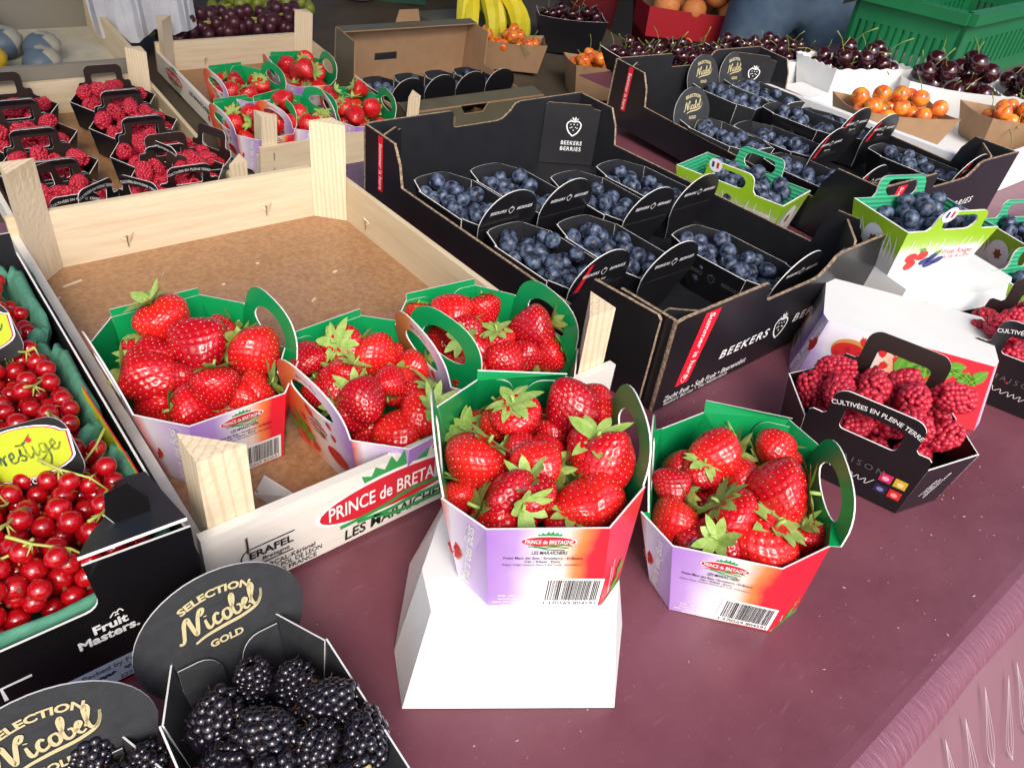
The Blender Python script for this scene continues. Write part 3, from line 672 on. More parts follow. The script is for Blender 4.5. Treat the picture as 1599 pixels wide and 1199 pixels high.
# ------------------------------------------------------------------ black punnets with a round lobe at one end
def lobe_punnet(loc, rz, label, group=None, style='beekers', H=.055, L=.165, W=.092, lobe=.048, tilt=(0, 0), name='blueberry_punnet', charcoal=False, red=False, lean=.010):
    t = empty(name, loc, rz); t.rotation_euler = (tilt[0], tilt[1], rz); tag(t, label, 'punnet', group)
    l, w = L/2, W/2; e = w*.62; lb, wb, eb = l-.014, w-.010, w*.52; cy = l-.034
    R = [(-e, -l), (e, -l), (w, -cy), (w, cy), (e, l), (-e, l), (-w, cy), (-w, -cy)]; B = [(-eb, -lb), (eb, -lb), (wb, -cy+.012), (wb, cy-.012), (eb, lb), (-eb, lb), (-wb, cy-.012), (-wb, -cy+.012)]
    R = [np.array([x, y, H]) for x, y in R]; B = [np.array([x, y, 0]) for x, y in B]; T = .0012
    mats = (GREYCARD, GREYCARD, CUT) if charcoal else (BLACKCARD, BLACKIN, CUT)
    card('base', [tuple(b[:2]) for b in B], (np.array([0, 0, .0013]), np.array([1., 0, 0]), np.array([0, 1., 0]), np.array([0, 0, 1.])), T, mats, t)
    for i in range(8):
        a, b = i, (i+1) % 8; fr = frame(B[a], B[b]-B[a], V=(R[a]+R[b])/2-(B[a]+B[b])/2); O, U, V, N = fr
        pj = lambda p: (float((p-O)@U), float((p-O)@V)); qa, qb, ra, rb = pj(B[a]), pj(B[b]), pj(R[a]), pj(R[b]); h = (ra[1]+rb[1])/2; um = (ra[0]+rb[0])/2
        if i == 0:
            fr2 = (O+N*.0016, U, V, N); lw = w*1.02
            out = [qa, qb, (um+lw*.72, h*.45), (um+lw*.93, h*.8)]+arc(um, h+lobe*.12, lw, lobe*.98, 0, 180, 22)+[(um-lw*.93, h*.8), (um-lw*.72, h*.45)]
            pn = card('lobe_panel', out, fr2, T, mats, t)
            if style == 'beekers':
                pr = Print(fr2); y = h+lobe*.50; berry_icon(pr, um, y, .0055, WHITE, dots=False)
                pr.text('BEEKERS', um-.0215, y, .0062, WHITE, 0, .01, .2, width=.026); pr.text('BERRIES', um+.0215, y, .0062, WHITE, 0, .01, .2, width=.026)
                for k in range(22): pr.rect(um-lw*.9+k*lw*.082, h*1.0, um-lw*.9+k*lw*.082+.002, h*1.0+.0008, GREYINK, 0)
                if red:
                    pr.poly([(um-lw*.83, h*1.02), (um-lw*.66, h*1.02), (um-lw*.50, h+lobe*.86), (um-lw*.62, h+lobe*.80)], RED_STRIP, 1)
                    pr.text('Taste our', um-.002, h+lobe*.24, .006, WHITE, 0, 0, 0, width=.022); pr.stroke([(um-.012+.0012*k, h+lobe*.10+.0007*math.sin(k*2.1)) for k in range(28)], .0007, GREYINK)
                pr.build('label_print', pn)
            else:
                fi = (O+N*.0016-N*(T), -U, V, -N); pr = Print(fi); X = -um
                pr.text('SELECTION', X, h+lobe*.80, lobe*.15, GOLDINK, 0, .04, 0, width=w*.86, arcR=w*.95); nicobel(pr, X, h+lobe*.42, w*1.0, GOLDINK, 4); pr.text('GOLD', X+w*.02, h+lobe*.02, lobe*.15, GOLDINK, 0, .04, 0, width=w*.40)
                pr.build('label_print', pn)
                for sd in (-1, 1):
                    x0 = um+sd*e*.98; Lf = w*.50; pts = [(x0, .004), (x0, h*.92)]+[(x0-sd*(Lf-.014+.014*math.cos(x)), h*.92-.018+.018*math.sin(x)) for x in np.linspace(math.pi/2, 0, 7)]+[(x0-sd*Lf, .012)]
                    card('glue_flap', pts if sd < 0 else pts[::-1], (O-N*.0026, U, V, N), .0009, mats, pn)
        else:
            nm = 'end_panel' if i == 4 else 'side_panel' if i in (2, 6) else 'corner_panel'
            up = .004 if i == 4 else 0
            out = [qa, qb, rb, ra] if i != 4 else [qa, qb, rb]+[(um+(rb[0]-um)*math.cos(x), h+up*math.sin(x)) for x in np.linspace(.3, math.pi-.3, 7)]+[ra]
            pn = card(nm, out, fr, T, mats, t)
            if style == 'beekers' and i == 6:
                pr = Print(fr); berry_icon(pr, um, h*.6, .007, GREYINK); pr.text('BEEKERS', um-.03, h*.6, .008, GREYINK, 0, .01, .2); pr.text('BERRIES', um+.03, h*.6, .008, GREYINK, 0, .01, .2); pr.build('label_print', pn)
    t['rim'] = [c for p in R for c in p[:2]]
    return t
def rim_world(t, poly, z):
    """outline of a punnet in world x, y"""
    c, s_ = math.cos(t.rotation_euler[2]), math.sin(t.rotation_euler[2]); return [(t.location[0]+x*c-y*s_, t.location[1]+x*s_+y*c) for x, y in poly]

# ------------------------------------------------------------------ wooden crates
def wood_crate(loc, rz, label, W=.40, D=.545, hb=.074, hs=.053, hp=.1357, pl=.034, tilt=0, brand=True, floor=None, front_print=None):
    t = empty('wooden_crate', loc, rz, tilt); tag(t, label, 'crate', None)
    th = .008; z0 = .004
    def board(nm, c, d, m):
        g = G(); g.box(c, d); return g.build(nm, [m], t)
    fl = [(.03, .003), (W-.03, .003), (W-.003, .03), (W-.003, D-.03), (W-.03, D-.003), (.03, D-.003), (.003, D-.03), (.003, .03)]
    card('floor_panel', fl, (np.array([0, 0, z0]), np.array([1., 0, 0]), np.array([0, 1., 0]), np.array([0, 0, 1.])), .004, (floor or FIBRE, FIBRE, KRAFTEDGE), t)
    fb = board('front_board', (W/2, th/2, z0+(hb-z0)/2), (W, th, hb-z0), WOODPRINT if front_print else WOOD)
    bb = board('back_board', (W/2, D-th/2, z0+(hb-z0)/2), (W, th, hb-z0), WOOD)
    for x, nm in ((th/2, 'side_board'), (W-th/2, 'side_board')):
        sb = board(nm, (x, D/2, z0+(hs-z0)/2+(.0 if x < .1 else .0)), (th, D-2*th-.001, (hs if x < .1 else hb-.004)-z0), WOODY if x > .1 else WOODPRINT)
        if x < .1 and brand:
            pr = Print((np.array([0, D-th, z0]), np.array([0, -1., 0]), np.array([0, 0, 1.]), np.array([-1., 0, 0])))
            brand_oval(pr, .10, hs*.55, .10); pr.text('LES MARAÎCHERS', .24, hs*.62, .014, BLACKINK, 0, .02, .15)
            for k in range(7): fruit_print(pr, .29+.016*k, hs*(.35+.2*(k % 2)), .009, 35*k); leaf_print(pr, .285+.018*k, hs*.6, .008, 60*k)
            pr.stroke(arc(.46, hs*.5, .018, .018, 0, 360, 20), .002, BLACKINK); pr.stroke([(.452+.0022*k, hs*.5+.006*math.sin(k*2)) for k in range(8)], .0014, BLACKINK)
            pr.build('board_print', sb)
    for (cx, cy, sx, sy) in ((th, th, 1, 1), (W-th, th, -1, 1), (W-th, D-th, -1, -1), (th, D-th, 1, -1)):
        e = .0006
        a, b, c = (cx+sx*e, cy+sy*e), (cx+sx*pl, cy+sy*e), (cx+sx*e, cy+sy*pl)
        tri = [a, b, c] if sx*sy > 0 else [a, c, b]; zt = hp+rng.uniform(-.0015, .0015)
        V = [(x, y, z0+.0005) for x, y in tri]+[(x, y, zt) for x, y in tri]
        mk('corner_post', V, [(2, 1, 0), (3, 4, 5), (0, 1, 4, 3), (1, 2, 5, 4), (2, 0, 3, 5)], [POSTWOOD], t)
    # wire staples bent over on the inside of the back board and through the floor
    for (x, y, z, d) in ((.115, D-th-.0008, .030, 0), (.29, D-th-.0008, .034, 0), (W-th-.0008, D*.82, .03, 1), (.03, -.0006, hb*.7, 0), (.03, -.0006, hb*.25, 0), (.25, -.0006, .02, 0), (W-.02, -.0006, hb*.6, 0)):
        g = G(); p = np.array([x, y, z]); u = np.array([.012, 0, .004]) if not d else np.array([0, .012, .004])
        inn = np.array([0, -.003, 0]) if y > .1 and not d else np.array([0, -.0015, 0]) if not d else np.array([-.003, 0, 0])
        if y < 0: g.tube([p+inn*.2+np.array([0, 0, .008]), p+inn*.5, p+inn*.2-np.array([0, 0, .008])], .0011, 5)
        else:
            g.tube([p+inn*.4, p+inn, p+inn+np.array([0, 0, -.014])], .0007, 5); sp_ = G(); a1 = p+inn*.05; sp_.add([a1-u*.6, a1+inn*1.3+u*.1, a1+u*.75+inn*.6, a1-np.array([0, 0, .010])+inn*.9+u*.15, a1+inn*.02], [(0, 1, 4), (1, 2, 4), (1, 3, 2), (0, 4, 3)]); sp_.build('splinter', [WOOD], t)
        g.build('staple', [STEEL], t)
    if front_print: front_print(fb, W, hb)
    return t
def crate_front_print(fb, W, hb):
    pr = Print((np.array([0, 0, 0.]), np.array([1., 0, 0]), np.array([0, 0, 1.]), np.array([0, -1., 0])))
    brand_oval(pr, W*.385, hb*.58, W*.34, 0, False); pr.text('LES MARAÎCHERS', W*.395, hb*.20, .015, BLACKINK, 2, .02, .12, width=W*.26)
    pr.text('ERAFEL', W*.118, hb*.52, .010, BLACKINK, 0, .03, 0, width=.034, sx=1.2); pr.text('Bretagne', W*.125, hb*.42, .006, BLACKINK, 0, .01, .2)
    pr.stroke([(W*.165, hb*.62), (W*.085, hb*.62)]+arc(W*.078, hb*.49, .007, .0096, 90, 270, 8)+[(W*.16, hb*.36)], .0012, BLACKINK)
    for k, s_ in enumerate(('EMB: ARCAL-Kérisnel', '29250 SAINT POL DE LEON', 'BRETAGNE FRANCE')): pr.text(s_, W*.135, hb*(.285-.082*k), .0066, BLACKINK, 0, .012, 0, width=(.055, .066, .056)[k])
    pr.rect(W*.475, hb*.48, W*.535, hb*.86, mat('stamp_grey', (.5, .5, .52), .6), 6); pr.text('02021912', W*.492, hb*.68, .0075, WHITE, 90, .01, 0, layer=8); pr.text('199/153', W*.52, hb*.68, .0075, WHITE, 90, .01, 0, layer=8)
    pr.stroke(rrect(W*.86, hb*.2, W*.93, hb*.7, .004)+[(W*.93-.004, hb*.2)], .0014, BLACKINK); pr.text('A', W*.895, hb*.45, .014, BLACKINK)
    pr.build('board_print', fb)

# ------------------------------------------------------------------ black corrugated trays
def notch_outline(W, H, n0, n1, dep):
    r = .006
    return [(0, 0), (W, 0), (W, H), (n1+.030, H), (n1+.020, H-.003), (n1+.010, H-dep*.55), (n1-.004, H-dep+.002), (n1-.016, H-dep)]+[(n0+r, H-dep)]+arc(n0+r, H-dep+r, r, r, 270, 180, 4)[1:]+[(n0, H-r)]+arc(n0-r, H-r, r, r, 0, 90, 4)[1:]+[(.012, H), (0, H-.002)]
def black_tray(loc, rz, label, W=.424, D=.58, H=.113, hl=.055, tilt=0):
    t = empty('fruit_tray', loc, rz, tilt); tag(t, label, 'tray', None); T = .004
    X, Y, Z = np.eye(3)
    mats = (BLACKCARD, BLACKIN, KRAFTEDGE); inn = (BLACKIN, BLACKIN, KRAFTEDGE)
    card('base', [(.001, .001), (W-.001, .001), (W-.001, D-.001), (.001, D-.001)], (np.array([0, 0, .004]), X, Y, Z), .003, (BLACKIN, BLACKCARD, KRAFTEDGE), t)
    fw = card('front_wall', notch_outline(W, H, W*.37, W*.64, .024), (np.zeros(3), X, Z, -Y), T, mats, t)
    o = [(W-x, y) for x, y in notch_outline(W, H, W*.36, W*.60, .026)][::-1]
    bw = card('back_wall', o, (np.array([W, D, 0]), -X, Z, Y), T, mats, t)
    sl = .088; a = .072
    so = [(0, 0), (D-2*T-.002, 0)]; DD = D-2*T-.002
    so += [(DD, H-.001), (DD-sl*.82, H-.003), (DD-sl*.98, H-.028), (DD-sl*1.05, hl), (sl*1.05, hl), (sl*.98, H-.028), (sl*.82, H-.003), (0, H-.001)]
    lw = card('side_wall', so, (np.array([0, D-T-.001, 0]), -Y, Z, -X), T, mats, t)
    rw = card('side_wall', so, (np.array([W, T+.001, 0]), Y, Z, X), T, mats, t)
    # folded corner posts
    for k, (p, q) in enumerate((((W-.085, D-T-.003), (W-T-.003, D-.058)), ((.058, D-T-.003), (T+.003, D-.040)), ((W-T-.003, .062), (W-.075, T+.003)), ((T+.003, .04), (.05, T+.003)))):
        p, q = np.array([*p, 0.]), np.array([*q, 0.]); Lc = np.linalg.norm(q-p); U = (q-p)/Lc
        if np.cross(U, Z)@(np.array([W/2, D/2, 0])-p) < 0: p, q, U = q, p, -U
        fr = frame(p, U, V=Z); hh = H-.006
        cp = card('corner_fold', [(0, .005), (Lc, .005), (Lc, hh-.008), (Lc-.012, hh-.006), (Lc-.018, hh), (.004, hh), (0, hh-.004)], fr, .003, inn, t)
        if k in (0, 2):
            pr = Print(fr); berry_icon(pr, Lc*.55, H*.62, .016, WHITE); pr.text('BEEKERS', Lc*.55, H*.37, .0095, WHITE, 0, .015, 0, width=.036, spacing=1.2); pr.text('BERRIES', Lc*.55, H*.28, .0095, WHITE, 0, .015, 0, width=.036, spacing=1.2); pr.build('tray_print', cp)
    # outside print
    pr = Print((np.zeros(3), X, Z, -Y)); berry_icon(pr, W*.50, H*.36, .017, WHITE, -8)
    pr.text('BEEKERS', W*.335, H*.34, .015, WHITE, 0, .02, .18, width=.092, spacing=1.25); pr.text('BERRIES', W*.665, H*.37, .015, WHITE, 0, .02, .18, width=.092, spacing=1.25)
    pr.poly([(W*.065, H*.20), (W*.115, H*.20), (W*.165, H*.965), (W*.105, H*.965)], RED_STRIP, 0); pr.text('Summer is here', W*.116, H*.60, .0125, WHITE, -100, .012, 0); berry_icon(pr, W*.093, H*.265, .0055, WHITE, 0, False)
    pr.text('Zacht fruit • Soft Fruit • Beerenobst', W*.20, H*.105, .0105, WHITE, 0, .01, .2, width=.145); pr.text('Beekers Berries • The Netherlands', W*.165, H*.045, .0065, WHITE, 0, 0, .2, width=.11)
    pr.build('tray_print', fw)
    pr = Print((np.array([0, D-T-.001, 0]), -Y, Z, -X)); pr.poly([(.034, .03), (.046, .03), (.046, H-.004), (.034, H-.004)], RED_STRIP, 0); pr.text('Summer is here', .040, H*.58, .0105, WHITE, -90, .012, 0); pr.build('tray_print', lw)
    return t
# ------------------------------------------------------------------ the place: ground, added shade awning, table, rear shelf
X3, Y3, Z3 = np.eye(3)
PAVE = mat('paving', (.07, .066, .062), .85, noise=.8, nscale=3, col2=(.045, .043, .04), bump=.3, bscale=40)
g = G(); g.add([(-60, -60, -1.15), (60, -60, -1.15), (60, 60, -1.15), (-60, 60, -1.15)], [(0, 1, 2, 3)]); struct(g.build('ground', [PAVE]))
def cloth_mat():
    m = mat('plum_oilcloth', (.13, .03, .05), .30, spec=.5)
    nt = m.node_tree; b = nt.nodes['Principled BSDF']; tc = nt.nodes.new('ShaderNodeTexCoord')
    def noise(scale, det, st=None):
        n = nt.nodes.new('ShaderNodeTexNoise'); n.inputs['Scale'].default_value = scale; n.inputs['Detail'].default_value = det; n.inputs['Roughness'].default_value = .7
        if st: mp = nt.nodes.new('ShaderNodeMapping'); mp.inputs['Scale'].default_value = st; mp.inputs['Rotation'].default_value = (0, 0, .6); nt.links.new(tc.outputs['Object'], mp.inputs[0]); nt.links.new(mp.outputs[0], n.inputs['Vector'])
        else: nt.links.new(tc.outputs['Object'], n.inputs['Vector'])
        return n
    def ramp(n, p0, c0, p1, c1):
        r = nt.nodes.new('ShaderNodeValToRGB'); r.color_ramp.elements[0].position = p0; r.color_ramp.elements[0].color = (*c0, 1); r.color_ramp.elements[1].position = p1; r.color_ramp.elements[1].color = (*c1, 1); nt.links.new(n.outputs[0], r.inputs[0]); return r
    n1 = noise(5, 8); r1 = ramp(n1, .3, (.128, .038, .054), .75, (.190, .068, .090))
    n2 = noise(26, 12, (1, 6, 1)); r2 = ramp(n2, .60, (0, 0, 0), .80, (1, 1, 1))          # rubbed streaks
    n3 = noise(240, 3); r3 = ramp(n3, .685, (0, 0, 0), .72, (1, 1, 1))                      # specks of dust
    mx = nt.nodes.new('ShaderNodeMixRGB'); mx.inputs[2].default_value = (.36, .22, .26, 1); mu = nt.nodes.new('ShaderNodeMath'); mu.operation = 'MULTIPLY'; mu.inputs[1].default_value = .45
    nt.links.new(r2.outputs[0], mu.inputs[0]); nt.links.new(mu.outputs[0], mx.inputs[0]); nt.links.new(r1.outputs[0], mx.inputs[1])
    mx2 = nt.nodes.new('ShaderNodeMixRGB'); mx2.inputs[2].default_value = (.38, .30, .30, 1); mu2 = nt.nodes.new('ShaderNodeMath'); mu2.operation = 'MULTIPLY'; mu2.inputs[1].default_value = .5
    nt.links.new(r3.outputs[0], mu2.inputs[0]); nt.links.new(mu2.outputs[0], mx2.inputs[0]); nt.links.new(mx.outputs[0], mx2.inputs[1]); nt.links.new(mx2.outputs[0], b.inputs['Base Color'])
    n6 = noise(60, 4, (1, 45, 1)); r6 = ramp(n6, .655, (0, 0, 0), .69, (1, 1, 1)); mx3 = nt.nodes.new('ShaderNodeMixRGB'); mx3.inputs[2].default_value = (.30, .17, .21, 1); mu3 = nt.nodes.new('ShaderNodeMath'); mu3.operation = 'MULTIPLY'; mu3.inputs[1].default_value = .45; nt.links.new(r6.outputs[0], mu3.inputs[0]); nt.links.new(mu3.outputs[0], mx3.inputs[0]); nt.links.new(mx2.outputs[0], mx3.inputs[1]); nt.links.new(mx3.outputs[0], b.inputs['Base Color'])
    rr = ramp(n1, .3, (.24, .24, .24), .8, (.42, .42, .42)); nt.links.new(rr.outputs[0], b.inputs['Roughness'])
    n4 = noise(9, 3); bp = nt.nodes.new('ShaderNodeBump'); bp.inputs['Strength'].default_value = .25; bp.inputs['Distance'].default_value = .006; nt.links.new(n4.outputs[0], bp.inputs['Height'])
    n5 = noise(420, 2); bp2 = nt.nodes.new('ShaderNodeBump'); bp2.inputs['Strength'].default_value = .08; bp2.inputs['Distance'].default_value = .001; nt.links.new(n5.outputs[0], bp2.inputs['Height']); nt.links.new(bp.outputs[0], bp2.inputs['Normal']); nt.links.new(bp2.outputs[0], b.inputs['Normal'])
    return m
PLUM = cloth_mat()
HEM = mat('plum_hem', (.20, .070, .105), .34, noise=.5, nscale=300, col2=(.23, .09, .125), stretch=(1, .2, .2), bump=.8, bscale=260)
DRAPE = mat('plum_drape_film', (.22, .095, .125), .22, noise=.45, nscale=5, col2=(.30, .16, .19), bump=.5, bscale=7, coat=.5)
def crumbs():
    r = random.Random(77); g = G()
    for k in range(150):
        x, y = r.uniform(-.05, 1.0), r.uniform(-.345, .02)
        if k % 4 == 0: x, y = r.uniform(.4, .8), r.uniform(-.345, -.25)
        s_ = r.choice((.0004, .0005, .0006, .0009)); a = r.uniform(0, 3.1); L = s_*r.uniform(1, 3)
        u = np.array([math.cos(a), math.sin(a), 0])*L; v = np.array([-math.sin(a), math.cos(a), 0])*s_; c = np.array([x, y, .0004])
        g.add([c-u, c+v, c+u, c-v, c+np.array([0, 0, s_*.8])], [(0, 3, 4), (3, 2, 4), (2, 1, 4), (1, 0, 4)])
    o = g.build('crumbs', [mat('crumb', (.36, .27, .26), .8)]); tag(o, 'pale crumbs and specks scattered over the plum tablecloth', 'crumbs', None, 'stuff')
crumbs()
# table top with the cloth folded over its front edge
t = empty('market_table', (1., .15, 0)); tag(t, 'long table under a plum oilcloth carrying the crates', 'table'); t.location = (0, 0, 0)
nx = 60; xs = np.linspace(-.75, 3.0, nx); prof = [(.69, 0), (.0, 0), (-.345, 0), (-.352, -.0008)]
V = []; F = []
for x in xs:
    for y, z in prof: V.append((x, y, z))
n_ = len(prof)
for i in range(nx-1):
    for j in range(n_-1): a = i*n_+j; F.append((a, a+1, a+n_+1, a+n_))
V += [(1.25, .69, 0), (3.0, .69, 0), (3.0, .95, 0), (1.25, .95, 0)]; F.append((len(V)-4, len(V)-3, len(V)-2, len(V)-1))
mk('cloth_top', V, F, [PLUM], t)
V = []; F = []; prof = [(-.352, -.0008), (-.362, -.003), (-.370, -.009), (-.374, -.016)]
for i, x in enumerate(xs):
    for k, (y, z) in enumerate(prof): V.append((x, y+.0012*math.sin(x*31)*k/3, z+.0010*math.sin(x*47+k)*k/3))
for i in range(nx-1):
    for j in range(3): a = i*4+j; F.append((a, a+1, a+5, a+4))
mk('cloth_hem', V, F, [HEM], t, smooth=True)
V = []; F = []; nz = 14
for i, x in enumerate(xs):
    for k in range(nz): q = k/(nz-1); V.append((x, -.374+.0012*math.sin(x*31)-.42*q+.012*q*math.sin(x*9+3*q), -.016+.0010*math.sin(x*47+3)-.62*q))
for i in range(nx-1):
    for j in range(nz-1): a = i*nz+j; F.append((a, a+1, a+nz+1, a+nz))
dr = mk('cloth_drape', V, F, [DRAPE], t, smooth=True)
fr = frame((.52, -.3765-.012, -.0165-.016), X3, V=(0, .42, .62)); fr = (fr[0]+fr[3]*.0015, *fr[1:])
pr = Print(fr, .0006); rr = random.Random(4); WLINE = mat('white_line_ink', (.52, .46, .49), .5)
for k in range(9):
    x0 = -.13+.031*k; top = .016-.016*rr.random(); a = rr.uniform(-.05, .35)
    for j in range(2):
        w_ = .0025+.0038*j; pr.stroke(spline([(x0, top-.07), (x0+w_+.2*a*.03, top-.05), (x0+w_*.6+a*.03, top-.024), (x0+a*.06, top)]), .00042, WLINE); pr.stroke(spline([(x0, top-.07), (x0-w_, top-.052), (x0-w_*.4+a*.03, top-.024), (x0+a*.06, top)]), .00042, WLINE)
pr.build('drape_print', dr)
g = G(); g.box((1.12, .16, -.03), (3.7, 1.0, .05)); g.build('table_board', [KRAFT], t)
for x in (-.6, 1.1, 2.8):
    for y in (-.2, .55): g = G(); g.box((x, y, -.6), (.05, .05, 1.09)); g.build('leg', [mat('trestle_wood', (.3, .2, .12), .7)], t)
# rear shelf, lower and rising to the back
SHELF = mat('shelf_board', (.10, .075, .05), .7, noise=.7, nscale=9, col2=(.06, .045, .03))
d = empty('display_shelf', (0, 0, 0)); tag(d, 'low sloping shelf behind the plum table holding the rear crates', 'shelf')
PD = [(-.8, .72), (2.12, .72), (2.12, 2.35), (-.8, 2.35)]; V = [(x, y, deck_z(y)+z_) for z_ in (-.002, -.03) for x, y in PD]
mk('shelf_board', V, [(0, 1, 2, 3), (7, 6, 5, 4)]+[(i, i+4, (i+1) % 4+4, (i+1) % 4) for i in range(4)], [SHELF], d)
for x in (-.6, .9, 2.05):
    for y in (.95, 2.2): g = G(); hgt = 1.15+deck_z(y)-.03; g.box((x, y, -1.15+hgt/2), (.06, .06, hgt-.004)); g.build('leg', [SHELF], d)
# awning added out of view to shade the rear of the stall
AWN = mat('shade_awning_canvas', (.48, .43, .38), .8)
a_ = empty('shade_awning', (0, 0, 0)); tag(a_, 'unseen canvas awning on poles, added to shade the rear of the stall', 'awning')
V = []; NA = 12
for i in range(NA):
    x = -3+8.5*i/(NA-1)
    for y, z in ((-.25, 1.58), (1.4, 2.0), (3.6, 2.35)): V.append((x, y, z-.05*math.sin(i*2.1)))
mk('canvas', V, [(i*3+j, i*3+j+1, i*3+j+4, i*3+j+3) for i in range(NA-1) for j in range(2)], [AWN], a_)
for x in (-2.9, 5.4):
    for y, z in ((-.2, 1.56), (3.5, 2.3)): g = G(); g.tube([(x, y, -1.15), (x, y, z)], .03, 8); g.build('pole', [STEEL], a_)
BACKW = mat('van_panel', (.05, .045, .045), .6)
g = G(); g.box((1.2, 4.6, .1), (9, .1, 2.5)); tag(g.build('back_panel', [mat('dark_backdrop', (.035, .032, .032), .75, noise=.7, nscale=3, bump=.4, bscale=8)]), 'dark tarpaulin sheet added to keep the back of the stall dark', 'tarpaulin')  # added backdrop that darkens the view behind the shelf
g = G(); g.box((6.2, 2.2, .1), (.1, 4.6, 2.5)); tag(g.build('side_panel', [MATS['dark_backdrop']]), 'dark tarpaulin sheet added to keep the right side of the stall dark', 'tarpaulin')  # second added sheet, darkens the view past the right end

# ------------------------------------------------------------------ crates and trays
crateA = wood_crate((0, 0, .0008), 0, 'pale wooden crate in the centre, half empty, red oval brand on front', front_print=crate_front_print)
# scraps of wood and a folded leaflet lying in it
for k, (px, py, L, a) in enumerate(((113, 443, .022, .3), (92, 466, .006, .9), (523, 424, .006, .2), (490, 468, .008, .6), (402, 411, .004, 0), (255, 429, .008, 1.0), (349, 444, .004, .3))):
    p = at(px, py, .0055); g = G(); g.box(p, (L, .0022, .0015), 0, np.array([[math.cos(a), -math.sin(a), 0], [math.sin(a), math.cos(a), 0], [0, 0, 1]]))
    tag(g.build('wood_splinter', [WOOD if k != 5 else STEEL]), ('longest pale splinter on the crate floor by the left post', 'tiny splinter beside the left wall of the open crate', 'tiny splinter near the middle back of the crate floor', 'thin splinter right of centre on the crate floor', 'crumb of wood at the middle of the crate floor', 'loose bent staple on the brown crate floor', 'crumb of wood at mid left of the crate floor')[k], 'splinter')
lf = [at(396, 772, .006), at(412, 743, .030), at(462, 774, .040), at(455, 808, .006)]
g = G(); g.add(lf+[np.array(p)+np.array([.0006, .0008, 0]) for p in lf], [(0, 1, 2, 3), (7, 6, 5, 4), (0, 4, 5, 1), (1, 5, 6, 2), (2, 6, 7, 3), (3, 7, 4, 0)]); lo_ = g.build('leaflet', [CARDWHITE]); tag(lo_, 'white folded leaflet with a red mark behind the front board', 'leaflet')
pr = Print(frame(lf[3], lf[0]-lf[3], V=lf[2]-lf[3]), .0016); fr_ = frame(lf[0], lf[3]-lf[0], V=lf[1]-lf[0]); pr = Print(fr_, .0018); pr.ell(.022, .016, .007, .005, REDINK, 20); pr.rect(.004, .006, .006, .008, GREENINK); pr.build('leaflet_print', lo_)

crateB = wood_crate((.5224, 1.1006, DECK_Z+.001), .020, 'wooden crate behind the black tray with strawberry punnets and printed side', tilt=math.atan(DECK_SL))
crateC = wood_crate((.055, .945, deck_z(.945)+.001), 0, 'wooden crate at rear left packed with black raspberry punnets', W=.385, D=.545, tilt=math.atan(DECK_SL), brand=False)
tray1 = black_tray((.459, -.016, .0008), .008, 'black corrugated tray of blueberries beside the pale wooden crate')
tray2 = black_tray((1.012, .078, .0008), -.055, 'black corrugated tray of blueberries farther right behind green punnets', tilt=.035)
# folded board leaning between crate and tray
ft = empty('card_divider', (0, 0, 0)); tag(ft, 'glossy black folded board standing between wooden crate and blueberry tray', 'card')
fr = frame((.452, .0, .001), (-.020, .19, 0), V=(0, 0, 1)); fr = (fr[0], fr[1], fr[2], -fr[3])
card('board_panel', [(0, 0), (0, .108), (.004, .112), (.086, .112), (.112, .064), (.112, 0)], (fr[0], fr[1], fr[2], fr[3]), .004, (BLACKCARD, BROWNCARD, KRAFTEDGE), ft)

# ------------------------------------------------------------------ strawberry punnets in front
HP = .076
pun_front = strawberry_punnet((.2133, -.0878, .066), -.565, 'printed strawberry punnet raised on the white upturned punnet', rim_px=dict(fl=(759, 827, 0), fr=(953, 825, 0), rf=(1008, 760, 0), lf=(688, 778, 0), bl=(745, 592, 0), br=(882, 586, 0), lb=(682, 634, 0), rb=(957, 624, 0)), base_px=dict(fl=(762, 946), fr=(937, 946), rf=(966, 906), lf=(716, 902)))
pun_right = strawberry_punnet((.3716, -.170, .0008), -.930, 'printed strawberry punnet standing directly on the plum tablecloth', rim_px=dict(fl=(1050, 853, 0), fr=(1222, 889, 0), rf=(1297, 853, 0), lf=(1000, 799, 0), bl=(1099, 643, 0), br=(1232, 654, 0), lb=(1032, 669, 0), rb=(1289, 703, 0)), base_px=dict(fl=(1045, 951), fr=(1202, 986), rf=(1242, 953), lf=(1014, 905)))
pun_al = strawberry_punnet((.0735, .198, .0055), .010, 'printed strawberry punnet inside the wooden crate, nearest its left wall')
pun_am = strawberry_punnet((.1955, .090, .0055), .088, 'printed strawberry punnet inside the wooden crate, middle of three')
pun_ar = strawberry_punnet((.3125, .092, .0055), -.10, 'printed strawberry punnet in the wooden crate by the front right post')
PEDR = ((.070, -.143), (.190, -.227), (.244, -.182), (.272, -.135), (.262, -.062), (.198, -.006), (.141, -.043), (.089, -.103))
ped = strawberry_punnet((.176, -.122, .0668), 0, 'plain white upturned punnet serving as a pedestal on the tablecloth', flip=True, plain=True, handles=False, prints=False, H=.066,
    rim=dict(zip(ORDER, [(x-.176, -(y+.122)) for x, y in PEDR][::-1])), base=dict(zip(ORDER, [(x-.176, -(y+.122)) for x, y in ((.100, -.128), (.200, -.201), (.226, -.178), (.243, -.130), (.235, -.075), (.195, -.035), (.149, -.066), (.114, -.096))][::-1])))
def sb(pun, rows, where):
    for k, (px, py, z, dpx, ang, tow, desc) in enumerate(rows):
        z -= .010; p = at(px, py, z); dep = depth_of(p); rad = dpx*1.03/2*dep/FPX/1.02
        a = math.radians(ang); q = math.sqrt(max(0, 1-tow*tow)); ax = q*(math.cos(a)*CR+math.sin(a)*CU)-tow*CF
        # the sighted point is the middle of the fruit: shift the origin to suit the shape
        strawberry(p-ax*rad*(-.12), ax, rad, k+len(where), 'strawberry '+desc+' '+where, None, spin=k*1.1)
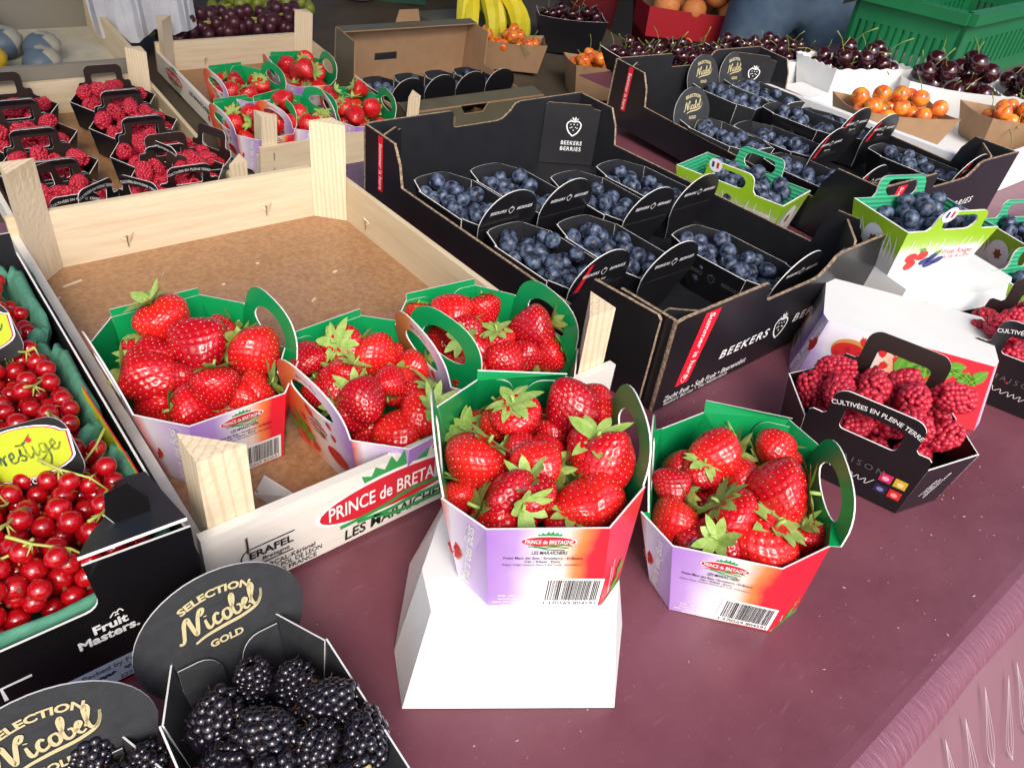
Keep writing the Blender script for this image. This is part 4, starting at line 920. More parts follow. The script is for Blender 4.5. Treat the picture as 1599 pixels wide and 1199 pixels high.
def low_layer(pun, seed, where, n=8):
    P = rim_world(pun, [(-.034, -.078), (.034, -.078), (.060, -.048), (.060, .048), (.034, .078), (-.034, .078), (-.060, .048), (-.060, -.048)], 0); r = random.Random(seed)
    for k, (x, y, z, q) in enumerate(drop(P, n, .0185, .0215, pun.location[2]+.016, seed)): strawberry((x, y, z), rdir(r, .2), q, k, 'strawberry lying under the others '+where, 'lower strawberries '+where)
low_layer(pun_front, 401, 'in the raised front punnet', 12); low_layer(pun_right, 402, 'in the punnet on the tablecloth', 11); low_layer(pun_al, 403, 'in the left punnet of the crate', 10); low_layer(pun_am, 404, 'in the middle punnet of the crate', 10); low_layer(pun_ar, 405, 'in the crate punnet by the right post', 10)
z1 = .066+HP
sb(pun_front, [
 (807, 650, z1+.008, 84, 105, .62, 'at the back left with star-shaped leaves facing up'), (893, 632, z1+.010, 90, -60, -.55, 'at the back right showing no leaves'),
 (744, 724, z1-.004, 103, 62, .05, 'largest, at the left wall'), (934, 708, z1+.006, 100, 100, .72, 'at the right with leaves turned to the viewer'),
 (813, 702, z1-.002, 62, 160, -.4, 'small, in the middle'), (840, 728, z1+.004, 84, -20, -.3, 'at the centre showing no leaves'), (860, 684, z1-.014, 66, 60, -.3, 'dark, deep in the middle'),
 (829, 775, z1-.002, 88, 105, .60, 'below the centre with upright leaves'), (936, 784, z1-.010, 104, 165, .1, 'at the right front lying on its side'),
 (784, 806, z1-.014, 106, 155, .25, 'at the left front with leaves to the left'), (884, 822, z1-.018, 78, 70, .5, 'at the front edge with a long stalk'), (718, 772, z1-.02, 60, 90, .2, 'half hidden at the left front corner')], 'in the raised front punnet')
z1 = HP
sb(pun_right, [
 (1119, 709, z1+.010, 84, 0, -.2, 'at the back left, bright and round'), (1094, 737, z1+.002, 66, 80, .7, 'small with leaves facing the viewer'), (1048, 758, z1+.004, 64, -30, -.2, 'small at the left edge'),
 (1165, 752, z1-.002, 72, 180, -.3, 'partly hidden in the middle'), (1218, 720, z1-.004, 62, 90, .3, 'small at the back right'), (1217, 768, z1+.012, 112, 0, .35, 'largest, with leaves pointing right'),
 (1054, 812, z1-.010, 84, 45, .0, 'at the left, dull red'), (1146, 808, z1+.006, 96, 135, .1, 'at the centre'), (1087, 848, z1-.014, 84, 210, -.3, 'at the front left showing no leaves'),
 (1188, 850, z1-.006, 116, 62, .45, 'big, at the front with broad leaves'), (1255, 840, z1-.014, 68, 105, .4, 'small at the right front corner'), (1128, 770, z1-.016, 60, 90, .2, 'deep in the middle, mostly hidden')], 'in the punnet on the tablecloth')
z1 = HP+.005
sb(pun_al, [
 (252, 498, z1+.018, 86, 112, .55, 'topmost, with wide green leaves,'), (222, 548, z1-.002, 62, 70, .3, 'small, under the topmost one'), (312, 538, z1+.010, 98, -20, -.4, 'big, in the middle back'),
 (400, 553, z1+.006, 88, 140, -.1, 'at the right corner'), (231, 588, z1-.004, 90, 180, .0, 'big, at the left rim'), (337, 602, z1+.012, 76, 95, .1, 'round, at the centre front'),
 (400, 612, z1-.008, 72, 30, .0, 'at the right rim'), (300, 640, z1-.012, 84, 180, .30, 'at the front with leaves to the left'), (284, 592, z1-.006, 60, 60, -.2, 'half buried in the middle'), (356, 645, z1-.020, 56, 60, -.4, 'small at the front edge'), (345, 522, z1-.004, 62, 40, -.4, 'behind the big one at the back')], 'in the left punnet of the crate')
sb(pun_am, [
 (484, 562, z1+.002, 64, -65, .2, 'at the left back, leaves hanging down,'), (586, 556, z1+.008, 76, 145, -.1, 'at the back'), (542, 585, z1+.006, 62, 55, .3, 'small at mid left'), (609, 597, z1+.008, 58, -100, .2, 'small, pointing down,'),
 (646, 575, z1-.002, 58, 30, -.3, 'small, under the handle'), (658, 628, z1-.006, 80, 50, .2, 'at the right under the handle'), (551, 642, z1-.010, 76, 165, .2, 'at the left handle'), (620, 680, z1-.018, 92, -30, -.4, 'big, at the front rim'),
 (578, 612, z1-.010, 56, 90, -.2, 'deep in the middle'), (497, 612, z1-.010, 54, 100, .1, 'behind the left handle')], 'in the middle punnet of the crate')
sb(pun_ar, [
 (708, 491, z1+.010, 68, -30, -.1, 'at the back left'), (756, 483, z1+.010, 58, 100, .0, 'at the back with leaves up'), (834, 511, z1+.012, 74, 15, .1, 'biggest, with leaves to the right'), (652, 490, z1-.002, 44, 85, .3, 'small, at the far left corner'),
 (741, 551, z1-.010, 66, -80, -.1, 'at the left front'), (778, 533, z1+.002, 58, 100, .6, 'small, leaves facing the viewer'), (786, 562, z1-.012, 66, -60, -.3, 'low at the front'), (857, 554, z1-.006, 62, 20, .1, 'at the right, near the post'), (820, 555, z1-.004, 54, 60, -.3, 'small, half hidden'), (745, 520, z1-.008, 56, 45, .2, 'deep in the middle')], 'in the crate punnet by the right post')
# ------------------------------------------------------------------ upturned printed punnet and raspberry punnets at the right
upt = strawberry_punnet((.762, -.112, .0768), math.atan2(-.205, .12)+math.pi/2, 'printed punnet turned upside down, white bottom up, behind the raspberries', flip=True, handles=False, H=.076, rim=dict(zip(ORDER, ((-.048, -.106), (.048, -.106), (.068, -.098), (.068, .098), (.048, .106), (-.048, .106), (-.068, .098), (-.068, -.098)))), base=dict(zip(ORDER, ((-.042, -.092), (.042, -.092), (.056, -.086), (.056, .086), (.042, .092), (-.042, .092), (-.056, .086), (-.056, -.086)))))
RG = 'raspberries in the near black punnet'
def fill_rasp(pn, n, r0, r1, floor, seed, label, group, poly=RIM_RASP, zt=0):
    P = rim_world(pn, poly, 0); rr = random.Random(seed)
    for k, (x, y, z, q) in enumerate(drop(P, n, r0, r1, pn.location[2]+floor, seed)):
        ax = rdir(rr, .1); raspberry((x, y, z), ax, q*1.02, k, label, group)
rz_ = math.atan2(-.113, .025)
ras1 = raspberry_punnet((.582, -.182, .0008), rz_+.07, 'black handled raspberry punnet on the tablecloth right of the strawberries', H=.066)
fill_rasp(ras1, 24, .0152, .0172, .026, 21, 'red raspberry in the black handled punnet in front', RG)
ras2 = raspberry_punnet((.868, -.212, .0008), rz_+.06, 'black handled raspberry punnet cut off by the right picture edge', H=.066)
fill_rasp(ras2, 22, .0152, .0172, .026, 22, 'red raspberry in the black punnet at the right edge', 'raspberries in the punnet at the right edge')
# ------------------------------------------------------------------ green handled punnets
RIB = mat('ribbed_green', (.03, .33, .16), .5)
nt = RIB.node_tree; tc = nt.nodes.new('ShaderNodeTexCoord'); wv = nt.nodes.new('ShaderNodeTexWave'); wv.bands_direction = 'Z'; wv.inputs['Scale'].default_value = 55; nt.links.new(tc.outputs['Object'], wv.inputs['Vector'])
bp = nt.nodes.new('ShaderNodeBump'); bp.inputs['Strength'].default_value = .5; bp.inputs['Distance'].default_value = .0015; nt.links.new(wv.outputs['Fac'], bp.inputs['Height']); nt.links.new(bp.outputs[0], nt.nodes['Principled BSDF'].inputs['Normal'])
LIMEFADE = ramp_mat('lime_print', [(0, (.72, .75, .72)), (.34, (.70, .74, .66)), (.5, (.36, .55, .06)), (.62, (.30, .52, .02)), (1, (.30, .52, .02))], axis='Y', wob=.06)
BLUEINK = mat('blue_ink', (.02, .03, .18), .5); BROWNINK = mat('brown_ink', (.25, .09, .02), .5)
def handle_box(loc, rz, label, L=.150, W=.100, H=.066, hh=.028, detail=True):
    t = empty('green_punnet', loc, rz); tag(t, label, 'punnet'); T = .0022; l, w = L/2, W/2; lb, wb = l-.013, w-.012
    R = [np.array([x, y, H]) for x, y in ((-l, -w), (l, -w), (l, w), (-l, w))]; B = [np.array([x, y, 0]) for x, y in ((-lb, -wb), (lb, -wb), (lb, wb), (-lb, wb))]
    card('base', [tuple(b[:2]) for b in B], (np.array([0, 0, .002]), X3, Y3, Z3), .002, (RIB, CARDWHITE, CUT), t)
    for i in range(4):
        a, b = i, (i+1) % 4; fr = frame(B[a], B[b]-B[a], V=(R[a]+R[b])/2-(B[a]+B[b])/2); O, U, V, N = fr
        pj = lambda p: (float((p-O)@U), float((p-O)@V)); qa, qb, ra, rb = pj(B[a]), pj(B[b]), pj(R[a]), pj(R[b]); h = ra[1]; um = (ra[0]+rb[0])/2; ww = qb[0]
        if i in (0, 2):
            hw = .040; out = [qa, qb, rb, (um+hw+.006, h), (um+hw+.001, h+.006)]+arc(um+hw-.012, h+hh-.012, .012, .012, 0, 90, 5)+arc(um-hw+.012, h+hh-.012, .012, .012, 90, 180, 5)+[(um-hw-.001, h+.006), (um-hw-.006, h), ra]
            hole = arc(um+.016, h+.012, .011, .011, -90, 90, 6)+arc(um-.016, h+.012, .011, .011, 90, 270, 6)
            pn = card('handle_panel', out, fr, T, (LIMEFADE, RIB, CUT), t, [hole])
        else: pn = card('end_panel', [qa, qb, rb, ra], fr, T, (LIMEFADE, RIB, CUT), t)
        if detail:
            pr = Print(fr); rr = random.Random(i)
            for k in range(12):
                x = ww*(k+.5)/12; y = h*rr.uniform(.4, .6); pr.stroke(spline([(x, h*.25), (x+.002, y), (x+rr.uniform(-.006, .006), y+h*.25)]), [.003, .0022, .0006], WHITE, 0)
            if i == 0:
                pr.ell(um-.026, h+.024, .011, .011, WHITE, 0, 1); pr.rect(um-.032, h+.020, um-.028, h+.029, BLUEINK, 2); pr.rect(um-.024, h+.020, um-.020, h+.029, REDINK, 2)
                for k, (x, y) in enumerate(((.16, .40), (.29, .44), (.20, .22))): pr.ell(ww*x, h*y, .0085, .0075, FLESHINK, 20*k, 3, 14)
                for k, (x, y, r_) in enumerate(((.38, .30, 30), (.44, .36, 60), (.46, .22, 20), (.54, .30, 30))): pr.ell(ww*x, h*y, .009, .005, BLUEINK, r_, 3, 12)
                leaf_print(pr, ww*.48, h*.46, .008, -40); leaf_print(pr, ww*.26, h*.56, .007, 60)
                pr.poly([(ww*.5, h*.62), (ww*.97, h*.66), (ww*.99, h*.30), (ww*.6, h*.34)], WHITE, 1)
                pr.stroke([(ww*.6+ww*.34*k/30, h*.615+.0011*math.sin(k*2.3)) for k in range(31)], .0006, BLACKINK); pr.text('Fruits Rouges', ww*.75, h*.50, .011, REDINK, 2, .01, 0, width=ww*.40); pr.text('du Val de Loire', ww*.77, h*.38, .009, REDINK, 2, .01, 0, width=ww*.36); pr.stroke([(ww*.72+ww*.2*k/22, h*.12+.0009*math.sin(k*2.3)) for k in range(23)], .0006, GREYINK)
            elif i in (1, 3):
                pr.ell(um, h*.5, .019, .021, WHITE, 0, 2); pr.poly([(um+math.cos(a+.3)*(.0085 if k % 2 == 0 else .0055), h*.48+math.sin(a+.3)*(.0095 if k % 2 == 0 else .006)) for k, a in enumerate(np.linspace(0, 2*math.pi, 13)[:-1])], BROWNINK, 3)
            pr.build('label_print', pn)
    return t
gp1 = handle_box((.952, .262, .0008), -1.40, 'green handled blueberry punnet wedged between the two black trays', L=.185, hh=.030)
gp2 = handle_box((.935, -.020, .0672), math.atan2(-.054, .152), 'green handled blueberry punnet with berry picture on the white box')
gp3 = handle_box((1.245, -.085, .0008), math.atan2(-.06, .15), 'green handled blueberry punnet cut by the right edge, behind the pictured one')
gp4 = handle_box((1.075, -.170, .0008), -.3, 'green handled punnet corner at the right edge, lowest of the green ones')
wbx = strawberry_punnet((.955, -.055, .0668), math.atan2(-.04, .12), 'white upturned punnet under the green berry punnet', flip=True, plain=True, handles=False, prints=False, H=.066, rim={k: (v[1]*1.25, -v[0]*1.3) for k, v in zip(ORDER, [RIM_T[q] for q in ORDER])}, base={k: (v[1]*1.15, -v[0]*1.2) for k, v in zip(ORDER, [BASE_T[q] for q in ORDER])})
def fill_blue(pn, poly, n, floor, seed, label, group, r0=.0102, r1=.0124, low=0, upbias=.35):
    P = rim_world(pn, poly, 0); rr = random.Random(seed); L = drop(P, n, r0, r1, pn.location[2]+floor, seed); L.sort(key=lambda b: -b[2])
    top = len(L)-low
    for k, (x, y, z, q) in enumerate(L): blueberry((x, y, z), rdir(rr, upbias), q*1.02, label, group, k < top)
HB = [(-.068, -.044), (.068, -.044), (.068, .044), (-.068, .044)]
for pn, sd, nm in ((gp1, 1, 'green punnet between the black trays'), (gp2, 2, 'green punnet on the white box'), (gp3, 3, 'green punnet at the right edge'), (gp4, 4, 'lowest green punnet at the right edge')):
    fill_blue(pn, HB, 30, .036, 30+sd, 'dusty blueberry in the '+nm, 'blueberries in the '+nm, low=10)
# ------------------------------------------------------------------ blueberry punnets in the two black trays
B1P = [(.512, .392, 'rear left, against the tray wall'), (.607, .388, 'rear, second from the left wall'), (.700, .318, 'third from the left in the rear row'), (.800, .322, 'rear right, by the right wall'), (.508, .220, 'front left, with a red stripe on its lobe'), (.604, .196, 'middle, second in the front row'), (.730, .104, 'frontmost, beside the empty space')]
LR = [(-.027, -.076), (.027, -.076), (.040, -.045), (.040, .045), (.027, .076), (-.027, .076), (-.040, .045), (-.040, -.045)]
for k, (x, y, w_) in enumerate(B1P):
    pn = lobe_punnet((x, y, .006), .02*math.sin(k*2.3)+.01, 'black blueberry punnet in the near tray, '+w_, 'blueberry punnets in the near black tray', red=(k == 4))
    fill_blue(pn, LR, 36, .012, 50+k, 'blueberry in the near-tray punnet '+w_, 'blueberries near tray '+str(w_), low=14)
B2P = [(1.275, .535, math.pi, 'nicobel', 'rear, second from the right wall'), (1.372, .530, math.pi, 'nicobel', 'rear right with a gold script lobe'), (1.075, .395, math.pi, 'nicobel', 'at the left wall with a gold script lobe'), (1.165, .340, .1, 'beekers', 'behind the green handle'), (1.262, .355, .05, 'beekers', 'in the middle, tipped up'), (1.360, .345, 0, 'beekers', 'by the right wall'), (1.335, .165, 0, 'beekers', 'front, behind the corrugated edge'), (1.085, .215, .05, 'beekers', 'front left behind the green punnet')]
for k, (x, y, rz, st, w_) in enumerate(B2P):
    zz = .010+.03*(y-.08)
    pn = lobe_punnet((x, y, zz+(.018 if k == 4 else 0)), rz-.055, 'black blueberry punnet in the far tray, '+w_, 'blueberry punnets in the far black tray', style=st, red=True, charcoal=(st == 'nicobel'))
    fill_blue(pn, LR, 28, .018, 80+k, 'blueberry in the far-tray punnet '+w_, 'blueberries far tray '+w_, low=15)
# ------------------------------------------------------------------ blackberry punnets in front
bb1 = lobe_punnet((-.014, -.152, .0008), math.pi-.02, 'charcoal blackberry punnet with gold script lobe, nearest the viewer', style='nicobel', name='blackberry_punnet', charcoal=True, L=.172, W=.104, lobe=.047, H=.055)
bb0 = lobe_punnet((-.124, -.176, .0008), math.pi-.10, 'charcoal blackberry punnet with gold script lobe at the lower left corner', style='nicobel', name='blackberry_punnet', charcoal=True, L=.172, W=.104, lobe=.047, H=.055)
def bbs(rows, where, group):
    for k, (px, py, z, dpx, ang, tow, desc) in enumerate(rows):
        p = at(px, py, z); rad = dpx/2*depth_of(p)/FPX/1.06; a = math.radians(ang); q = math.sqrt(max(0, 1-tow*tow)); ax = q*(math.cos(a)*CR+math.sin(a)*CU)-tow*CF
        blackberry(p, ax if 'core' in desc else -ax, rad, k, 'glossy blackberry '+desc+' '+where, None)
bbs([(395, 1066, .048, 62, 90, .2, 'at the back left'), (458, 1068, .046, 66, 60, .2, 'at the back middle'), (512, 1098, .050, 78, 15, .0, 'lying across the back right'), (338, 1122, .050, 80, 60, .1, 'at the left wall'), (415, 1146, .054, 82, 160, .1, 'at the centre'), (492, 1168, .052, 74, 70, .1, 'right of the centre'), (570, 1152, .050, 76, -70, .8, 'at the right showing its pale core'),
     (356, 1194, .046, 74, 20, .1, 'at the front left'), (430, 1215, .048, 76, 90, .1, 'at the bottom picture edge'), (540, 1225, .046, 76, 30, .1, 'at the lower right, cut by the frame,'), (455, 1115, .034, 66, 90, 0, 'deep in the middle'), (392, 1106, .034, 60, 40, 0, 'low, behind the central ones')], 'in the nearer gold-lettered punnet', 'b')
bbs([(142, 1184, .048, 72, 90, .1, 'larger'), (228, 1196, .046, 66, 60, .1, 'smaller, to the right'), (185, 1225, .046, 70, 20, .1, 'lower')], 'in the corner punnet', 'b')
# ------------------------------------------------------------------ red currants in their black box
box = empty('currant_box', (0, 0, 0)); tag(box, 'glossy black box of redcurrants at the left edge', 'box')
XL, XR, YF, YB, HW = -.335, -.009, -.022, .43, .088
GLOSS = mat('glossy_black_card', (.005, .005, .006), .14, coat=.5, noise=.4, nscale=18, col2=(.008, .007, .008))
GM = (GLOSS, BLACKIN, CUT); T = .0016  # on this box the pale edge colour paints in a thin highlight line
card('base', [(XL, YF+T), (XR, YF+T), (XR, YB), (XL, YB)], (np.array([0, 0, .004]), X3, Y3, Z3), .003, (BLACKIN, GLOSS, CUT), box)
fo = [(XL, .001), (XR, .001), (XR, .116), (-.070, .120)]+arc(-.076, .088, .008, .008, 0, -90, 4)+[(XL+.07, .080), (XL+.062, .12), (XL, .12)]
fwl = card('front_wall', fo, (np.array([0, YF, 0]), X3, Z3, -Y3), T, GM, box)
card('side_wall', [(0, .001), (YB-YF-T, .001), (YB-YF-T, HW), (.06, HW), (.0, .110)], (np.array([XR, YF+T, 0]), Y3, Z3, X3), T, GM, box)
card('side_wall', [(0, .001), (YB-YF-T, .001), (YB-YF-T, HW), (0, HW)], (np.array([XL, YB, 0]), -Y3, Z3, -X3), T, GM, box)
card('back_wall', [(0, .001), (XR-XL-2*T, .001), (XR-XL-2*T, .11), (0, .11)], (np.array([XR-T, YB, 0]), -X3, Z3, Y3), T, GM, box)
fr = frame((XR-.001, YF+.001, .1215), (-.061, 0, .003), V=(.004, .086, -.030)); fr = (fr[0], fr[1], fr[2], fr[3])
fo = [(0, 0), (.061, .0), (.050, .022), (.030, .050), (.026, .072), (.020, .086), (.010, .090), (0, .088)]
hole = [(.018, .050), (.030, .046), (.034, .030), (.024, .026), (.014, .034)]
O, U, V_, N = fr
cf = card('corner_flap', fo, (O, U, V_, N if N[2] > 0 else N), .002, GM, box, [hole])
SHEET = mat('clear_film', (.6, .6, .6), .08, metal=.6)
Vt = V_*.8+np.array([0, 0, .6]); card('flap_tab', [(0, 0), (.020, 0), (.024, .008), (.020, .022), (.006, .024), (-.002, .010)], frame(O+U*.014+V_*.026, U, V=Vt), .0016, (GLOSS, GLOSS, mat('white_edge', (.75, .75, .75), .5)), cf)
pr = Print((np.array([0, YF, 0]), X3, Z3, -Y3)); pr.text('Fruit', -.066, .063, .0105, WHITE, 0, .035); pr.text('Masters.', -.068, .0545, .0105, WHITE, 0, .035); pr.stroke(spline([(-.065, .0685), (-.062, .072), (-.060, .0685)]), .0009, WHITE); pr.stroke(spline([(-.062, .0685), (-.059, .073), (-.057, .070)]), .0009, WHITE)
pr.rect(-.098, .006, -.012, .028, mat('pale_label', (.52, .60, .78), .5), 0); pr.text('Packed by Fruitmasters', -.062, .0235, .0062, BLACKINK, 0, 0, 0, layer=2, width=.056); pr.stroke([(-.088+.0011*k, .0165+.0012*math.sin(k*1.9)) for k in range(16)], .0018, BLACKINK, 2); pr.stroke([(-.066+.0011*k, .0165+.0012*math.sin(k*2.7)) for k in range(24)], .0018, BLACKINK, 2); pr.text('222 Geldermalsen', -.05, .0095, .005, BLACKINK, 0, 0, 0, width=.04)
pr.text('weg 7 | 4191', -.045, .0045, .004, GREYINK); pr.rect(-.075, .0012, -.02, .0035, REDINK, 0); pr.stroke([(-.128, .038), (-.128, .050), (-.112, .050)], .0022, WHITE, 0, False); pr.rect(-.20, .0, -.150, .045, WHITE, 0); pr.rect(-.199, .001, -.151, .044, mat('pink_label', (.6, .25, .3), .5), 1)
pr.build('box_print', fwl)
def pulp(x0, x1, y0, y1, label):
    V = []; F = []; n = 48; rings = ((.0, .022, .010), (.5, .012, .045), (1.0, .0, .084), (1.0, .004, .086), (.9, .009, .080), (.3, .016, .04), (.0, .026, .014))
    cx, cy, hx, hy = (x0+x1)/2, (y0+y1)/2, (x1-x0)/2, (y1-y0)/2
    for q, ins, z in rings:
        for k in range(n):
            a = 2*math.pi*k/n; c, s_ = math.cos(a), math.sin(a); e = .28
            x = cx+(hx-ins)*math.copysign(abs(c)**e, c); y = cy+(hy-ins)*math.copysign(abs(s_)**e, s_)
            V.append((x, y, z+q*.004*math.sin(k*1.9)+(.004*math.sin(k*.8) if q > .8 else 0)))
    R = len(rings)
    for i in range(R-1):
        for k in range(n): F.append((i*n+k, i*n+(k+1) % n, (i+1)*n+(k+1) % n, (i+1)*n+k))
    F.append(tuple((R-1)*n+k for k in range(n)))
    return tag(mk('pulp_punnet', V, F, [PULP], smooth=True), label, 'punnet')
cg = G(); cg.sphere((0, 0, 0), (1, 1, .95), 18, 12); cg.sphere((0, 0, -.94), (.17, .17, .13), 7, 4, 1)
for k in range(5): a = k*1.257; cg.tube([(.08*math.cos(a), .08*math.sin(a), -.98), (.2*math.cos(a), .2*math.sin(a), -1.12)], [.06, .02], 3, 1)
CUR = cg.build('currant', [CURRANT, TIP], smooth=True)
def currants(x0, x1, y0, y1, n, floor, seed, where):
    r = random.Random(seed); P = [(x0, y0), (x1, y0), (x1, y1), (x0, y1)]
    L = drop(P, n, .0064, .0078, floor, seed, tries=18, tight=.94); L = sorted(L, key=lambda b: -b[2])
    free = L[:]; ci = 0
    while free:
        s0 = free.pop(0); free.sort(key=lambda b: (b[0]-s0[0])**2+(b[1]-s0[1])**2+(b[2]-s0[2])**2); mem = [s0]+free[:11]; free = free[11:]
        free.sort(key=lambda b: -b[2])
        c = np.mean([m[:3] for m in mem], axis=0); d = np.array([r.uniform(-1, 1), r.uniform(-1, 1), .15]); d /= np.linalg.norm(d); top = max(m[2] for m in mem)
        pts = [c+d*(-.020)+np.array([0, 0, top-c[2]-.004]), c+d*(-.01)+np.array([0, 0, top-c[2]+.004]), c+d*.010+np.array([0, 0, top-c[2]+.005]), c+d*.022+np.array([0, 0, top-c[2]+.010])]
        g = G(); g.tube([p-c for p in pts], [.0005, .0008, .0010, .0012], 5)
        for m in mem:
            e = min(pts, key=lambda q: np.linalg.norm(q-np.array(m[:3]))); v = np.array(m[:3])-e; L_ = np.linalg.norm(v)+1e-9; g.tube([e-c, e-c+v*min(1, .008/L_)], [.0007, .0005], 4)
        o = g.build('currant_cluster', [STRIG], None, True); o.location = c; tag(o, 'string of glossy redcurrants '+where, 'redcurrants', 'redcurrant strings '+where); ci += 1
        for m in mem:
            b = CUR.copy(); link(b, o); place(b, np.array(m[:3])-c, rot_to(-rdir(r, .2)+np.array([0, 0, .3]), r.uniform(0, 6)), m[3])
pulp(-.166, -.014, -.016, .124, 'green pulp punnet of redcurrants, frontmost in the black box'); pulp(-.166, -.014, .128, .270, 'green pulp punnet of redcurrants in the middle of the box'); pulp(-.166, -.014, .274, .418, 'green pulp punnet at the far end of the currant box')
pulp(-.325, -.172, -.016, .124, 'green pulp punnet in the lower left picture edge')
currants(-.152, -.026, -.004, .112, 215, .056, 1, 'in the frontmost pulp punnet'); currants(-.152, -.026, .140, .258, 140, .064, 2, 'in the middle pulp punnet'); currants(-.152, -.026, .286, .406, 95, .064, 3, 'in the far pulp punnet'); currants(-.312, -.184, -.004, .112, 80, .056, 4, 'in the pulp punnet at the picture edge')
LABELY = mat('label_yellow_green', (.42, .48, .02), .45); TEAL = mat('teal_ink', (.01, .09, .10), .5)
def sleeve(px, py, z, w, label):
    p = at(px, py, z); t = empty('label_card', p); tag(t, label, 'label'); U = CR*.96+CU*.27; fr = frame(-np.asarray(U)/np.linalg.norm(U)*w/2, U, V=Z3*1.0+CF*.35)
    O, U, V_, N = fr; h = w*.62
    pn = card('card_panel', rrect(0, -h*.65, w, h*.42, .012), fr, .001, (BLACKCARD, BLACKIN, CUT), t)
    pr = Print(fr); pts = [(w*.02, -h*.28), (w*.04, h*.18)]+arc(w*.5, h*.10, w*.44, h*.26, 165, 15, 10)+[(w*.98, h*.14), (w*.94, -h*.22)]+arc(w*.5, -h*.20, w*.44, h*.22, -15, -165, 10)
    c = np.array([w*.5, 0]); big = [tuple(c+(np.array(q)-c)*1.07) for q in pts]; mid_ = [tuple(c+(np.array(q)-c)*1.03) for q in pts]
    pr.poly(big, WHITE, 0); pr.poly(mid_, mat('magenta_ink', (.4, .01, .12), .5), 1); pr.poly(pts, LABELY, 2); prestige(pr, w*.5, -h*.04, w*.80, TEAL, 4); pr.ell(w*.63, h*.16, .002, .002, REDINK, 0, 4, 8)
    pr.text('TOP', w*.5, -h*.50, w*.07, WHITE, 0, 0, 0); pr.build('label_print', pn)
sleeve(32, 706, .118, .070, 'yellow script label card between the two nearest currant punnets'); sleeve(-48, 520, .112, .070, 'yellow script label card at the left picture edge, farther back')
tg = empty('price_tag', (0, 0, 0)); tag(tg, 'yellow and red edged sleeve stuck between the black box and crate', 'sleeve')
fr = frame(at(140, 628, .088), at(214, 738, .088)-at(140, 628, .088), V=(0, 0, -1.)); card('sleeve_card', [(-.01, -.010), (.10, -.004), (.112, .004), (.10, .03), (-.01, .03)], fr, .001, (mat('yellow_card', (.70, .70, .02), .4), mat('yellow_card', (.7, .7, .02)), REDINK), tg)
# ------------------------------------------------------------------ rear crate with strawberry punnets
TI = math.atan(DECK_SL)
RB = [(.655, 1.205, .35, 'nearest, hanging over the front board'), (.610, 1.36, .1, 'at the left, heaped'), (.765, 1.40, -.1, 'at the back right'), (.800, 1.19, -.15, 'at the front right with green handles'), (.555, 1.20, .1, 'in the near left corner')]
for k, (x, y, rz, w_) in enumerate(RB):
    z = deck_z(y)+.012; pn = strawberry_punnet((x, y, z), rz, 'strawberry punnet in the rear wooden crate, '+w_, 'strawberry punnets in the rear crate', tilt=TI)
    P = rim_world(pn, [(-.036, -.080), (.036, -.080), (.062, -.05), (.062, .05), (.036, .080), (-.036, .080), (-.062, .05), (-.062, -.05)], 0); rr = random.Random(k+5)
    for j, (a, b, c, q) in enumerate(drop(P, 12, .0195, .0235, z+.022, k+60)):
        strawberry((a, b, c), rdir(rr, .3), q, j, 'strawberry in the rear crate punnet '+w_, 'strawberries in rear punnet '+w_)
# ------------------------------------------------------------------ rear crate with raspberry punnets
n = 0
RC = []
for row in range(4):
    for c_ in range(2): RC.append((.150+.190*c_, 1.395-.118*row, -.03))
NAMES = ['rearmost left', 'rearmost right', 'second row left', 'second row right', 'third row left', 'third row right', 'fourth row left', 'fourth row right']
for k, (x, y, rz) in enumerate(RC):
    z = deck_z(y)+.012+(0.02 if k == 7 else 0); pn = raspberry_punnet((x, y, z), rz, 'black raspberry punnet in the rear left crate, '+NAMES[k], 'raspberry punnets in the rear left crate', detail=(k >= 6), tilt=TI, s=.93)
    fill_rasp(pn, 14, .0150, .0172, .020, 100+k, 'raspberry in the rear left crate punnet, '+NAMES[k], 'raspberries '+NAMES[k], poly=[(a*.9, b*.9) for a, b in RIM_RASP])
ex = [(.150, 1.02, .55, 'tilted at the front left showing its barcode'), (.300, 1.00, -1.0, 'turned sideways at the front right'), (.385, 1.10, -1.2, 'standing against the right wall')]
for k, (x, y, rz, w_) in enumerate(ex):
    z = deck_z(y)+.020; pn = raspberry_punnet((x, y, z), rz, 'black raspberry punnet '+w_+' of the rear left crate', 'raspberry punnets in the rear left crate', tilt=0, s=.93, bar=True)
    fill_rasp(pn, 14, .0150, .0172, .018, 120+k, 'raspberry in the punnet '+w_+' of the rear crate', 'raspberries '+w_, poly=[(a*.9, b*.9) for a, b in RIM_RASP])
# ------------------------------------------------------------------ brown carton with blueberries
ct = empty('carton', (.905, 1.135, deck_z(1.135)+.001), 0, TI); tag(ct, 'open brown carton with olive rim behind the black tray', 'carton')
OLIVE = mat('olive_card', (.125, .115, .075), .6, noise=.5, nscale=12); W, D, H = .415, .36, .145
CM = (OLIVE, KRAFT, KRAFT)
card('base', [(0, 0), (W, 0), (W, D), (0, D)], (np.array([0, 0, .004]), X3, Y3, Z3), .003, (KRAFT, OLIVE, KRAFT), ct)
card('back_wall', [(0, 0), (W, 0), (W, H), (0, H)], (np.array([W, D, 0]), -X3, Z3, Y3), .004, CM, ct, [[(W*.55, H*.36), (W*.72, H*.36), (W*.72, H*.50), (W*.55, H*.50)]])
card('front_wall', [(0, 0), (W, 0), (W, .085), (W*.55, .085), (W*.52, .065), (W*.38, .065), (W*.35, .085), (0, .085)], (np.zeros(3), X3, Z3, -Y3), .004, CM, ct)
so = [(0, 0), (D-.01, 0), (D-.01, H), (D-.10, H), (D-.105, .06), (.06, .06), (.055, .085), (0, .085)]
